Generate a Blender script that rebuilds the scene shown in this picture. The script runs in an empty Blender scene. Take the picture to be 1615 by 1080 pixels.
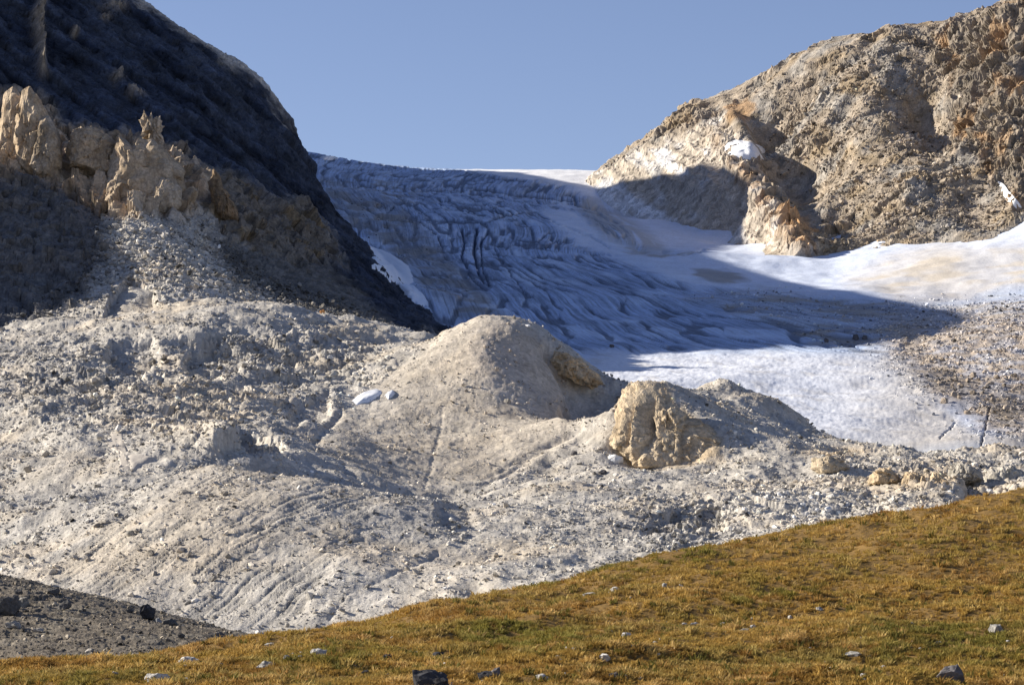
import bpy, bmesh, math, random
import numpy as np
from mathutils import Vector, Matrix, Euler
random.seed(7); RNG = np.random.default_rng(7)
SC = bpy.context.scene
# ------------------------------------------------------------------ camera, sky, sun, exposure
FPX = 4579.0; CX, CY = 807.5, 540.0; PITCH = math.radians(5.12)
cd = bpy.data.cameras.new('camera'); cam = bpy.data.objects.new('camera', cd)
SC.collection.objects.link(cam); SC.camera = cam
cd.sensor_fit = 'HORIZONTAL'; cd.sensor_width = 36.0; cd.lens = 36.0 * FPX / 1615.0
cd.clip_start = 1.0; cd.clip_end = 60000.0
cam.location = (0, 0, 0); cam.rotation_euler = (math.pi/2 + PITCH, 0, 0)
L = Vector((1.0, -0.25, -0.482)).normalized()          # the way the sunlight travels
SUN_EL = math.asin(-L.z)
w = bpy.data.worlds.new('World'); SC.world = w; w.use_nodes = True
nt = w.node_tree; nt.nodes.clear()
sky = nt.nodes.new('ShaderNodeTexSky'); sky.sky_type = 'NISHITA'; sky.sun_disc = False
sky.sun_elevation = SUN_EL; sky.sun_rotation = math.atan2(-L.x, -L.y)
sky.altitude = 2600; sky.air_density = 1.0; sky.dust_density = 0.7; sky.ozone_density = 4.0
bg = nt.nodes.new('ShaderNodeBackground'); bg.inputs['Strength'].default_value = 0.082
wo = nt.nodes.new('ShaderNodeOutputWorld')
wb = nt.nodes.new('ShaderNodeVectorMath'); wb.operation = 'MULTIPLY'; wb.inputs[1].default_value = (1.24, .945, .875)   # the camera's white balance
nt.links.new(sky.outputs[0], wb.inputs[0]); nt.links.new(wb.outputs[0], bg.inputs[0]); nt.links.new(bg.outputs[0], wo.inputs[0])
sd = bpy.data.lights.new('sun', 'SUN'); sd.energy = 5.0; sd.angle = math.radians(0.5); sd.color = (1.0, 0.915, 0.775)
sun = bpy.data.objects.new('sun', sd); SC.collection.objects.link(sun)
sun.rotation_euler = L.to_track_quat('-Z', 'Y').to_euler(); sun.location = (-300, 300, 900)
SC.view_settings.view_transform = 'Standard'; SC.view_settings.look = 'None'
SC.view_settings.exposure = 0.86; SC.view_settings.gamma = 1.0; SC.view_settings.use_curve_mapping = False
SC.cycles.max_bounces = 5; SC.cycles.diffuse_bounces = 3; SC.cycles.glossy_bounces = 2

# ------------------------------------------------------------------ surveying: photo bearing + distance -> place
cp, sp_ = math.cos(PITCH), math.sin(PITCH)
def ray(px, py):
    a = (np.asarray(px, float) - CX) / FPX; b = (CY - np.asarray(py, float)) / FPX
    return a, cp - b*sp_, sp_ + b*cp
def at(px, py, Y):
    dx, dy, dz = ray(px, py); s = Y / dy
    return (float(dx*s), float(Y), float(dz*s))
def proj(x, y, z):
    f = y*cp + z*sp_; u = -y*sp_ + z*cp
    return CX + FPX*x/f, CY - FPX*u/f

# ------------------------------------------------------------------ noise
_pr = np.random.default_rng(3)
PERM = _pr.permutation(1024).astype(np.int32); PERM = np.concatenate([PERM, PERM, PERM])
_g = _pr.normal(size=(1024, 3)); GRAD = (_g/np.linalg.norm(_g, axis=1)[:, None]).astype(np.float32)
GX, GY, GZ = [np.ascontiguousarray(GRAD[:, k]) for k in range(3)]
RND = _pr.random((1024, 4)).astype(np.float32); R0, R1, R2, R3 = [np.ascontiguousarray(RND[:, k]) for k in range(4)]
def _h(i, j, k):
    return PERM[PERM[PERM[i & 1023] + (j & 1023)] + (k & 1023)]
def perlin(x, y, z=0.0, seed=0):
    if isinstance(z, (int, float)): return perlin2(x, y, seed)
    x = np.asarray(x, np.float32) + np.float32(seed*17.31); y = np.asarray(y, np.float32) + np.float32(seed*5.7)
    z = np.broadcast_to(np.asarray(z, np.float32), x.shape) + np.float32(seed*2.13)
    xi = np.floor(x).astype(np.int32); yi = np.floor(y).astype(np.int32); zi = np.floor(z).astype(np.int32)
    fx = x-xi; fy = y-yi; fz = z-zi
    u = fx*fx*fx*(fx*(fx*6-15)+10); v = fy*fy*fy*(fy*(fy*6-15)+10); ww = fz*fz*fz*(fz*(fz*6-15)+10)
    pyx = [[PERM[PERM[(xi+a) & 1023] + ((yi+b) & 1023)] for b in (0, 1)] for a in (0, 1)]
    def g(a, b, c):
        h = PERM[pyx[a][b] + (zi+c & 1023)]
        return GX[h]*(fx-a) + GY[h]*(fy-b) + GZ[h]*(fz-c)
    def lx(b, c):
        p = g(0, b, c); return p + u*(g(1, b, c)-p)
    def ly(c):
        p = lx(0, c); return p + v*(lx(1, c)-p)
    p = ly(0)
    return (p + ww*(ly(1)-p))*1.6
GA = (np.cos(np.arange(1024)*2.399963).astype(np.float32), np.sin(np.arange(1024)*2.399963).astype(np.float32))
def perlin2(x, y, seed=0):
    x = np.asarray(x, np.float32) + np.float32(seed*17.31); y = np.asarray(y, np.float32) + np.float32(seed*5.7)
    xi = np.floor(x).astype(np.int32); yi = np.floor(y).astype(np.int32); fx = x-xi; fy = y-yi
    u = fx*fx*fx*(fx*(fx*6-15)+10); v = fy*fy*fy*(fy*(fy*6-15)+10)
    p0 = PERM[(xi+seed) & 1023]; p1 = PERM[(xi+1+seed) & 1023]; j0 = yi & 1023; j1 = (yi+1) & 1023
    def g(p, j, a, b):
        h = PERM[p+j]; return GA[0][h]*(fx-a)+GA[1][h]*(fy-b)
    a = g(p0, j0, 0, 0); a = a+u*(g(p1, j0, 1, 0)-a); b = g(p0, j1, 0, 1); b = b+u*(g(p1, j1, 1, 1)-b)
    return (a+v*(b-a))*1.35
def fbm(x, y, z=0.0, oct=4, seed=0, gain=0.5):
    t = 0; a = 1.0; f = 1.0
    for o in range(oct):
        t = t + a*perlin(x*f, y*f, z*f, seed+o*3); a *= gain; f *= 2.03
    return t
def ridged(x, y, z=0.0, oct=4, seed=0, gain=0.5):
    t = 0; a = 1.0; f = 1.0
    for o in range(oct):
        t = t + a*(1-2*np.abs(perlin(x*f, y*f, z*f, seed+o*3))); a *= gain; f *= 2.07
    return t
def cells(x, y, z, seed=0):
    """cell noise: returns (F1, F2-F1, tilted facet height) - blocky broken rock"""
    x = np.asarray(x, np.float32)+seed*11.7; y = np.asarray(y, np.float32)+seed*3.1; z = np.asarray(z, np.float32)+seed*7.3
    x = x.astype(np.float32); y = y.astype(np.float32); z = z.astype(np.float32); xi = np.floor(x-np.float32(.5)).astype(np.int32); yi = np.floor(y-.5).astype(np.int32); zi = np.floor(z-.5).astype(np.int32)
    f1 = np.full(x.shape, 9.0, np.float32); hb = np.zeros(x.shape, np.int32)
    bx = np.zeros_like(f1); by = np.zeros_like(f1); bz = np.zeros_like(f1)
    for a in (0, 1):
        for b in (0, 1):
            for c in (0, 1):
                h = _h(xi+a, yi+b, zi+c)
                dx = x-(xi+np.float32(a+.1))-R0[h]*np.float32(.8); dy = y-(yi+np.float32(b+.1))-R1[h]*np.float32(.8); dz = z-(zi+np.float32(c+.1))-R2[h]*np.float32(.8)
                d = dx*dx+dy*dy+dz*dz; m = d < f1
                f1 = np.where(m, d, f1); hb = np.where(m, h, hb)
                bx = np.where(m, dx, bx); by = np.where(m, dy, by); bz = np.where(m, dz, bz)
    fac = GX[hb]*bx+GY[hb]*by+GZ[hb]*bz+(R3[hb]-np.float32(.5))*np.float32(.8)
    return f1, None, fac, R3[hb]
def sstep(a, b, x):
    t = np.clip((x-a)/(b-a), 0, 1); return t*t*(3-2*t)

# ------------------------------------------------------------------ region masks
def poly_mask(px, py, poly, feather=6.0):
    """soft mask of an outline; 1 inside"""
    P = np.asarray(poly, float); out = np.zeros(px.shape, np.float32)
    lo = P.min(0)-feather*2; hi = P.max(0)+feather*2
    sel = (px > lo[0]) & (px < hi[0]) & (py > lo[1]) & (py < hi[1])
    if not sel.any(): return out
    x = px[sel]; y = py[sel]; ins = np.zeros(x.shape, bool); d = np.full(x.shape, 1e9)
    for i in range(len(P)):
        a = P[i]; b = P[(i+1) % len(P)]
        c = ((a[1] > y) != (b[1] > y)) & (x < (b[0]-a[0])*(y-a[1])/((b[1]-a[1]) or 1e-9)+a[0]); ins ^= c
        ab = b-a; t = np.clip(((x-a[0])*ab[0]+(y-a[1])*ab[1])/max(ab@ab, 1e-9), 0, 1)
        d = np.minimum(d, (x-a[0]-t*ab[0])**2+(y-a[1]-t*ab[1])**2)
    d = np.sqrt(d); s = np.where(ins, d, -d)
    out[sel] = sstep(-feather, feather, s); return out
def line_dist(px, py, pts):
    P = np.asarray(pts, float); d = np.full(px.shape, 1e9); 
    for a, b in zip(P[:-1], P[1:]):
        ab = b-a; t = np.clip(((px-a[0])*ab[0]+(py-a[1])*ab[1])/max(ab@ab, 1e-9), 0, 1)
        d = np.minimum(d, (px-a[0]-t*ab[0])**2+(py-a[1]-t*ab[1])**2)
    return np.sqrt(d)
def blob(px, py, cx, cy, rx, ry, ang=0.0):
    c, s = math.cos(math.radians(ang)), math.sin(math.radians(ang))
    u = ((px-cx)*c+(py-cy)*s)/rx; v = (-(px-cx)*s+(py-cy)*c)/ry
    return np.exp(-(u*u+v*v)*1.2)

# ------------------------------------------------------------------ terrain through surveyed points
class TPS:
    def __init__(s, pts, reg=1e-4):
        P = np.array([at(*p) if len(p) == 3 else p[:3] for p in pts], float)
        s.c = P[:, :2].mean(0); s.s = 500.0
        s.X = (P[:, :2]-s.c)/s.s; n = len(P)
        d2 = ((s.X[:, None]-s.X[None])**2).sum(2)
        K = np.where(d2 > 0, .5*d2*np.log(np.maximum(d2, 1e-12)), 0)+reg*np.eye(n)
        A = np.zeros((n+3, n+3)); A[:n, :n] = K; A[:n, n] = 1; A[:n, n+1:] = s.X; A[n, :n] = 1; A[n+1:, :n] = s.X.T
        b = np.zeros(n+3); b[:n] = P[:, 2]
        s.w = np.linalg.solve(A, b)
    def __call__(s, x, y):
        sh = x.shape; x = ((x-s.c[0])/s.s).ravel().astype(np.float32); y = ((y-s.c[1])/s.s).ravel().astype(np.float32)
        o = np.full(x.shape, s.w[-3], np.float32) + s.w[-2].astype(np.float32)*x + s.w[-1].astype(np.float32)*y
        for (a, b), ww in zip(s.X.astype(np.float32), s.w[:-3].astype(np.float32)):
            d2 = (x-a)**2+(y-b)**2+np.float32(1e-12); o += ww*np.float32(.5)*d2*np.log(d2)
        return o.reshape(sh)
def W(x, y, z): return (x, y, z, 0)
def ramp(*seg):
    """non-uniform samples: (start, end, count) ..."""
    return np.unique(np.concatenate([np.linspace(a, b, n, endpoint=True) for a, b, n in seg]))
def normals(X, Y, Z):
    P = np.stack([X, Y, Z], -1); du = np.gradient(P, axis=1); dv = np.gradient(P, axis=0)
    n = np.cross(du, dv); n /= np.linalg.norm(n, axis=-1)[..., None]+1e-12
    return n*np.sign(n[..., 2:3]+1e-9)
def grid_mesh(name, X, Y, Z, col=None, mat=None, smooth=True, keep=None):
    ny, nx = X.shape; V = np.stack([X, Y, Z], -1).reshape(-1, 3).astype(np.float32)
    i = np.arange(ny*nx).reshape(ny, nx)
    F = np.stack([i[:-1, :-1], i[:-1, 1:], i[1:, 1:], i[1:, :-1]], -1).reshape(-1, 4)
    if keep is not None:
        k = (keep[:-1, :-1] | keep[:-1, 1:] | keep[1:, 1:] | keep[1:, :-1]).ravel(); F = F[k]
        used = np.unique(F); m = np.full(len(V), -1); m[used] = np.arange(len(used)); V = V[used]; F = m[F]
        if col is not None: col = col.reshape(-1, 3)[used]
    me = bpy.data.meshes.new(name); me.vertices.add(len(V)); me.vertices.foreach_set('co', V.ravel())
    me.loops.add(F.size); me.loops.foreach_set('vertex_index', F.ravel().astype(np.int32))
    me.polygons.add(len(F)); me.polygons.foreach_set('loop_start', np.arange(0, F.size, 4, dtype=np.int32))
    me.update(calc_edges=True)
    if smooth: me.shade_smooth()
    else: me.shade_flat()
    if col is not None:
        a = me.attributes.new('Col', 'FLOAT_COLOR', 'POINT')
        c = np.ones((len(V), 4), np.float32); c[:, :3] = np.clip(col.reshape(-1, 3), 0, 1); a.data.foreach_set('color', c.ravel())
    o = bpy.data.objects.new(name, me); SC.collection.objects.link(o)
    if mat: me.materials.append(mat)
    return o
def mix(a, b, m):
    return a + (np.asarray(b, np.float32)-a)*m[..., None]
def structure(o): o['kind'] = 'structure'; return o
def stuff(o, label, cat): o['kind'] = 'stuff'; o['label'] = label; o['category'] = cat; return o
def tag(o, label, cat, group=None):
    o['label'] = label; o['category'] = cat
    if group: o['group'] = group
    return o

# ------------------------------------------------------------------ materials
def rock_material(name, src='Col', rough=0.92, bump=(2.5, 0.8), scale=1.0, var=0.35, spec=0.2):
    m = bpy.data.materials.new(name); m.use_nodes = True; n = m.node_tree.nodes; l = m.node_tree.links
    b = n['Principled BSDF']; b.inputs['Roughness'].default_value = rough; b.inputs['Specular IOR Level'].default_value = spec
    if src == 'Col':
        c = n.new('ShaderNodeAttribute'); c.attribute_name = 'Col'
    elif src == 'INST':
        c = n.new('ShaderNodeAttribute'); c.attribute_type = 'INSTANCER'; c.attribute_name = 'col'
    else:
        c = n.new('ShaderNodeObjectInfo')
    geo = n.new('ShaderNodeNewGeometry')
    def nz(s, d):
        t = n.new('ShaderNodeTexNoise'); t.inputs['Scale'].default_value = s*scale; t.inputs['Detail'].default_value = d
        t.inputs['Roughness'].default_value = .62; l.new(geo.outputs['Position'], t.inputs['Vector']); return t
    t1 = nz(0.45, 5); t2 = nz(0.06, 4)
    mr = n.new('ShaderNodeMapRange'); mr.inputs[1].default_value = .3; mr.inputs[2].default_value = .7
    mr.inputs[3].default_value = 1-var; mr.inputs[4].default_value = 1+var; l.new(t1.outputs[0], mr.inputs[0])
    mr2 = n.new('ShaderNodeMapRange'); mr2.inputs[1].default_value = .3; mr2.inputs[2].default_value = .7
    mr2.inputs[3].default_value = 1-var*.6; mr2.inputs[4].default_value = 1+var*.6; l.new(t2.outputs[0], mr2.inputs[0])
    mm = n.new('ShaderNodeMath'); mm.operation = 'MULTIPLY'; l.new(mr.outputs[0], mm.inputs[0]); l.new(mr2.outputs[0], mm.inputs[1])
    vm = n.new('ShaderNodeVectorMath'); vm.operation = 'SCALE'
    l.new(c.outputs['Color'], vm.inputs[0]); l.new(mm.outputs[0], vm.inputs['Scale']); l.new(vm.outputs[0], b.inputs['Base Color'])
    if bump[1] > 0:
        t3 = nz(bump[0]*.25, 6); bp = n.new('ShaderNodeBump'); bp.inputs['Strength'].default_value = bump[1]
        bp.inputs['Distance'].default_value = 1.0/scale; l.new(t3.outputs[0], bp.inputs['Height']); l.new(bp.outputs[0], b.inputs['Normal'])
    return m
M_ROCK = rock_material('broken_rock')
M_SCREE = rock_material('scree', bump=(3.0, .6), var=.25)
M_ICE = rock_material('glacier_ice', rough=.6, bump=(1.2, .35), var=.14, spec=.3)
def flow_streaks(m):
    """thin dirt lines drawn out along the way the ice moves"""
    n = m.node_tree.nodes; l = m.node_tree.links; b = n['Principled BSDF']; src = b.inputs['Base Color'].links[0].from_socket
    a = n.new('ShaderNodeAttribute'); a.attribute_name = 'flow'; prev = src
    for sc, lo, dk in ((1.0, .56, .62), (2.7, .57, .7)):
        v = n.new('ShaderNodeVectorMath'); v.operation = 'SCALE'; v.inputs['Scale'].default_value = sc; l.new(a.outputs['Vector'], v.inputs[0])
        t = n.new('ShaderNodeTexNoise'); t.inputs['Scale'].default_value = 1.0; t.inputs['Detail'].default_value = 3; l.new(v.outputs[0], t.inputs['Vector'])
        r = n.new('ShaderNodeMapRange'); r.inputs[1].default_value = lo; r.inputs[2].default_value = lo+.09; r.inputs[3].default_value = 1; r.inputs[4].default_value = dk; l.new(t.outputs[0], r.inputs[0])
        f = n.new('ShaderNodeMixRGB'); f.inputs[1].default_value = (1, 1, 1, 1); sx = n.new('ShaderNodeSeparateXYZ'); l.new(a.outputs['Vector'], sx.inputs[0]); l.new(sx.outputs['Z'], f.inputs[0]); l.new(r.outputs[0], f.inputs[2])
        x = n.new('ShaderNodeMixRGB'); x.blend_type = 'MULTIPLY'; x.inputs[0].default_value = 1; l.new(prev, x.inputs[1]); l.new(f.outputs[0], x.inputs[2]); prev = x.outputs[0]
    l.new(prev, b.inputs['Base Color'])
flow_streaks(M_ICE)
M_STONE_I = rock_material('scree_stone', 'INST', bump=(4, .5), var=.2)
M_STONE = rock_material('boulder_stone', 'OBJ', bump=(4, .7), var=.3)
M_SNOW = rock_material('old_snow', 'OBJ', rough=.55, bump=(1.0, .25), var=.08, spec=.3)
# ------------------------------------------------------------------ landforms
def bearing_grid(pxs, ys):
    u = (pxs-CX)/FPX; Yg, Ug = np.meshgrid(ys, u, indexing='ij'); return (Ug*Yg).astype(np.float32), Yg.astype(np.float32)
def displaced(X, Y, Z, d, n=None):
    n = normals(X, Y, Z) if n is None else n
    return X+n[..., 0]*d, Y+n[..., 1]*d, Z+n[..., 2]*d
def ledges(q, w_):
    """broken rock steps along the bedding: steep risers, flat treads"""
    f = q/w_; i = np.floor(f); t = f-i; h = np.modf(np.abs(np.sin(i*12.9898)*43758.5453))[0].astype(np.float32)
    return (sstep(.0, .22, t)*(1-t))*(.5+h)
PALE = np.array([.465, .435, .39], np.float32); WARM = np.array([.485, .42, .335], np.float32)
GREY = np.array([.36, .345, .325], np.float32); OCHRE = np.array([.50, .375, .225], np.float32)
RUST = np.array([.36, .22, .11], np.float32); DARK_SHADE = np.array([.016, .021, .034], np.float32)  # the near-black is dark rock with shade put into its colour
BROWN = np.array([.27, .225, .175], np.float32); SNOW = np.array([.84, .85, .88], np.float32)
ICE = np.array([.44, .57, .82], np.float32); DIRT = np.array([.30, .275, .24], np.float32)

# --- valley floor: one sheet out to the horizon, hidden low behind the hill
xs = np.linspace(-20000, 20000, 41); yv = np.linspace(-12000, 28000, 41); X, Y = np.meshgrid(xs, yv)
structure(grid_mesh('valley_floor', X, Y, np.full_like(X, -90.0)+0*X, np.broadcast_to(np.array([.16, .15, .10], np.float32), X.shape+(3,)).copy(), M_SCREE))

# --- left mountain
LM = TPS([
 # skyline of the shaded face
 (205,0,2750),(250,35,2750),(300,75,2755),(345,115,2760),(380,140,2760),(410,156,2760),(440,185,2755),(465,215,2750),(485,241,2740),(497,268,2725),(503,300,2690),
 # foot of the face on the ice side
 (515,330,2720),(545,355,2690),(582,402,2610),(628,472,2470),(690,522,2290),
 # the wall goes on up the glacier behind the skyline
 W(-330,3100,455),W(-480,3100,600),W(-230,3100,395),W(-370,3500,500),W(-480,3500,640),W(-260,3500,440),W(-300,3000,430),W(-400,2900,540),W(-250,2850,380),W(-210,2800,370),
 W(-480,4000,690),W(-400,4000,600),W(-330,4000,545),W(-550,4300,690),
 # crest above the frame
 W(-700,2520,560),W(-700,2665,690),W(-700,2790,750),W(-700,2930,787),W(-700,3006,787),W(-700,3164,797),W(-700,3431,832),W(-700,3540,866),W(-700,3605,912),W(-700,3664,958),W(-700,3811,1000),W(-700,3950,976),W(-700,4045,945),W(-700,4146,930),W(-700,4230,890),W(-720,4400,840),
 W(-950,2700,560),W(-1000,3000,640),W(-1000,3600,740),W(-1000,4100,860),
 # dark face
 (400,250,2560),(450,330,2480),(350,200,2540),(300,150,2560),(200,80,2580),(100,60,2560),(0,20,2540),(470,400,2400),(535,425,2370),
 # cliff line at the head of the scree
 (20,215,2390),(100,235,2370),(180,255,2350),(250,265,2340),(330,310,2330),(400,350,2330),
 # scree under the cliffs
 (60,330,2260),(150,345,2240),(250,350,2235),(330,385,2265),(250,430,2120),(150,450,2110),(60,440,2140),(400,440,2225),(470,470,2200),(560,490,2200),(640,520,2190),
 (0,520,1990),(150,540,1930),(300,500,2010),(450,540,2040),(600,560,2040),(300,640,1850),(0,640,1830),
 # spur outside the left edge
 W(-500,2190,342),W(-500,2110,300),W(-500,2300,385),W(-600,2250,370),W(-580,2000,180),W(-500,1950,170),W(-700,2300,380),W(-450,2140,285),W(-900,2200,330),
],)
def build_left():
    pxs = ramp((-900, -420, 24), (-420, -40, 60), (-40, 760, 560), (760, 800, 6)); ys = ramp((1800, 2100, 60), (2100, 2830, 400), (2830, 4400, 70))
    X, Y = bearing_grid(pxs, ys); Z = LM(X, Y)
    p0, p1 = proj(X, Y, Z); Z -= 9*poly_mask(p0, p1, [(165,505),(175,470),(205,440),(240,455),(252,500),(205,525)], 5)
    Z += 7*fbm(X/90, Y/90, 0, 3, 1)*np.maximum(sstep(2250, 2400, Y), sstep(-10, -80, p0)) + 9*ridged(X/40, Y/40, 0, 3, 4)*sstep(-10, -90, p0)*sstep(2350, 2250, Y) + 2*fbm(X/35, Y/35, 0, 3, 2)
    px, py = proj(X, Y, Z); N = normals(X, Y, Z)
    qx = px+10*fbm(X/25, Y/25, Z/25, 3, 5); qy = py+10*fbm(X/25, Y/25, Z/25, 3, 6)
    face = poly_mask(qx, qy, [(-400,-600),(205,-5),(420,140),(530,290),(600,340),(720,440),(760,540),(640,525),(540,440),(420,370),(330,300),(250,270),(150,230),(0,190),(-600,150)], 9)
    steep = sstep(.75, .55, N[..., 2])
    left_shade = poly_mask(qx, qy, [(-100,270),(60,280),(160,320),(170,400),(130,470),(60,520),(-100,560)], 16)  # where the spur's shadow falls; deepened in the rock colour below
    brown = poly_mask(qx, qy, [(320,265),(360,275),(420,310),(480,320),(515,360),(545,425),(480,420),(420,400),(360,380),(320,330)], 10)
    cliff = poly_mask(qx, qy, [(-40,140),(60,150),(110,200),(200,215),(300,240),(330,300),(300,340),(160,340),(60,285),(-40,280)], 10)
    # strata on the dark face run down to the right, like the skyline
    q = (X*.62+Z*.78); q2 = q/9+.7*fbm(X/60, Y/60, Z/60, 3, 9)
    strata = ridged(q2*.6, (X-Z)/200, Y/160, 3, 12)
    f1, ed, fac, rid = cells(X/13, Y/13, Z/10, 3); _, ed2, fac2, rid2 = cells(X/5, Y/5, Z/4.2, 5)
    rib = np.exp(-(line_dist(px+3*fbm(X/15, Y/15, Z/15, 2, 17), py, [(70,-40),(66,0),(52,30),(60,60),(62,90),(66,118)])/7)**2)
    lit_specks = np.clip(blob(px, py, 180, 10, 18, 8)+blob(px, py, 165, 28, 8, 6)+blob(px, py, 117, 52, 6, 6)+blob(px, py, 215, 150, 14, 6)+blob(px, py, 185, 122, 10, 10), 0, 1)  # sunlit specks: raised, and painted paler together with the rib
    lg = ledges(q+5*fbm(X/70, Y/70, Z/70, 3, 8)+2*fac, 17.0); lg2 = ledges(q+4*fbm(X/50, Y/50, Z/50, 3, 7), 6.5)
    d = face*(2.2*(strata-.8) + 4.5*(lg-.35) + 1.2*(lg2-.35) + 1.0*fac2 + 1.8*fac + 1.6*fbm(X/20, Y/20, Z/20, 4, 14)) + rib*(15+8*fac+3*fac2) + lit_specks*(4+5*fac2)
    d += (1-face)*(1.0*fac2 + .5*fac)*1.1 + left_shade*(4*fac+4*(lg-.35)+2*fbm(X/20, Y/20, Z/20, 3, 15))
    wall = ridged(X/22, Y/40, Z/160, 2, 16)-.5; facv = cells(X/13, Y/18, Z/55, 18)[2]
    d += (cliff+.6*brown)*(5.0*wall+11.0*facv+1.5*fac)
    col = np.broadcast_to(PALE*.95, X.shape+(3,)).copy()
    col = mix(col, GREY, sstep(-.1, .5, fbm(X/30, Y/30, Z/30, 4, 21))*.6)
    col = mix(col, WARM, sstep(0, .6, fbm(X/45, Y/45, Z/45, 3, 22))*.7)
    col = mix(col, BROWN*.5, brown*.85); col = mix(col, OCHRE*.4, brown*sstep(.1, .6, fbm(X/18, Y/18, Z/30, 3, 23)))
    col = mix(col, np.array([.40, .315, .225]), cliff)
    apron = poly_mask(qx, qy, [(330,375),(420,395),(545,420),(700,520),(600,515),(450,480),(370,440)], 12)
    col = mix(col, GREY*.3, apron*.9)  # dark debris of the apron, its shade deepened in the colour
    dk = DARK_SHADE[None, None]*(1+.8*fbm(X/25, Y/25, Z/25, 4, 25)[..., None])*(.6+1.2*lg+.4*lg2)[..., None] + np.array([.024, .028, .036], np.float32)*sstep(.3, 1.2, strata+.5*fbm(X/40, Y/40, Z/40, 3, 26))[..., None]  # the face's deep shade and ledge contrast are put into the colour
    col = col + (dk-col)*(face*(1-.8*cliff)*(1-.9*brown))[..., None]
    col = mix(col, DARK_SHADE*1.2, left_shade*.7); col = mix(col, np.array([.34, .29, .23]), np.clip(rib+lit_specks, 0, 1)*.85)
    col *= (.75+.5*rid2)[..., None]
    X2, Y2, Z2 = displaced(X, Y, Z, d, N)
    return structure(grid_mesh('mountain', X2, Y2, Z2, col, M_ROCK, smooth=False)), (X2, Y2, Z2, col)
left_mountain, LGRID = build_left(); left_mountain['label'] = 'dark shaded mountain flank with tan cliffs on the left'

# --- right mountain
RM = TPS([
 (900,297,3960),(930,277,3940),(960,258,3900),(1000,240,3850),(1050,205,3800),(1085,190,3770),(1130,183,3740),(1160,165,3720),(1190,145,3700),(1230,130,3690),(1280,100,3670),(1310,80,3650),(1380,70,3630),(1430,58,3610),(1500,53,3590),(1530,45,3560),(1560,30,3540),(1590,5,3520),(1640,-30,3520),(1750,-90,3520),(1950,-150,3550),
 # behind the crest
 (900,330,4300),(1050,270,4150),(1190,220,4050),(1310,180,4000),(1430,160,3960),(1560,140,3900),(1750,40,3900),(1950,0,3950),
 # face left of the ragged spur
 (950,300,3840),(1000,292,3760),(1000,345,3660),(1080,270,3660),(1080,352,3520),(1140,330,3470),(1150,382,3380),(1200,402,3260),(940,320,3800),
 # spur
 (1165,205,3640),(1180,245,3520),(1205,305,3360),(1235,350,3250),(1262,399,3140),
 # recess right of the spur
 (1240,225,3620),(1265,275,3500),(1290,320,3400),(1302,386,3260),(1320,300,3420),
 # big rubble face
 (1310,150,3570),(1350,220,3430),(1350,300,3330),(1350,376,3230),(1420,381,3150),(1430,300,3250),(1430,200,3420),(1430,120,3530),(1470,380,3130),
 (1510,130,3480),(1480,190,3480),(1500,240,3400),(1520,320,3230),(1545,370,3110),(1592,383,3060),(1600,300,3180),(1560,210,3320),(1590,120,3400),(1640,200,3300),(1640,350,3100),(1750,300,3100),(1750,120,3350),(1900,200,3200),
 # foot dipping under the snow
 (1000,420,3560),(1150,460,3250),(1262,470,3020),(1350,460,3100),(1470,450,3000),(1600,460,2930),(1800,450,2930),(900,360,3800),
])
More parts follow.
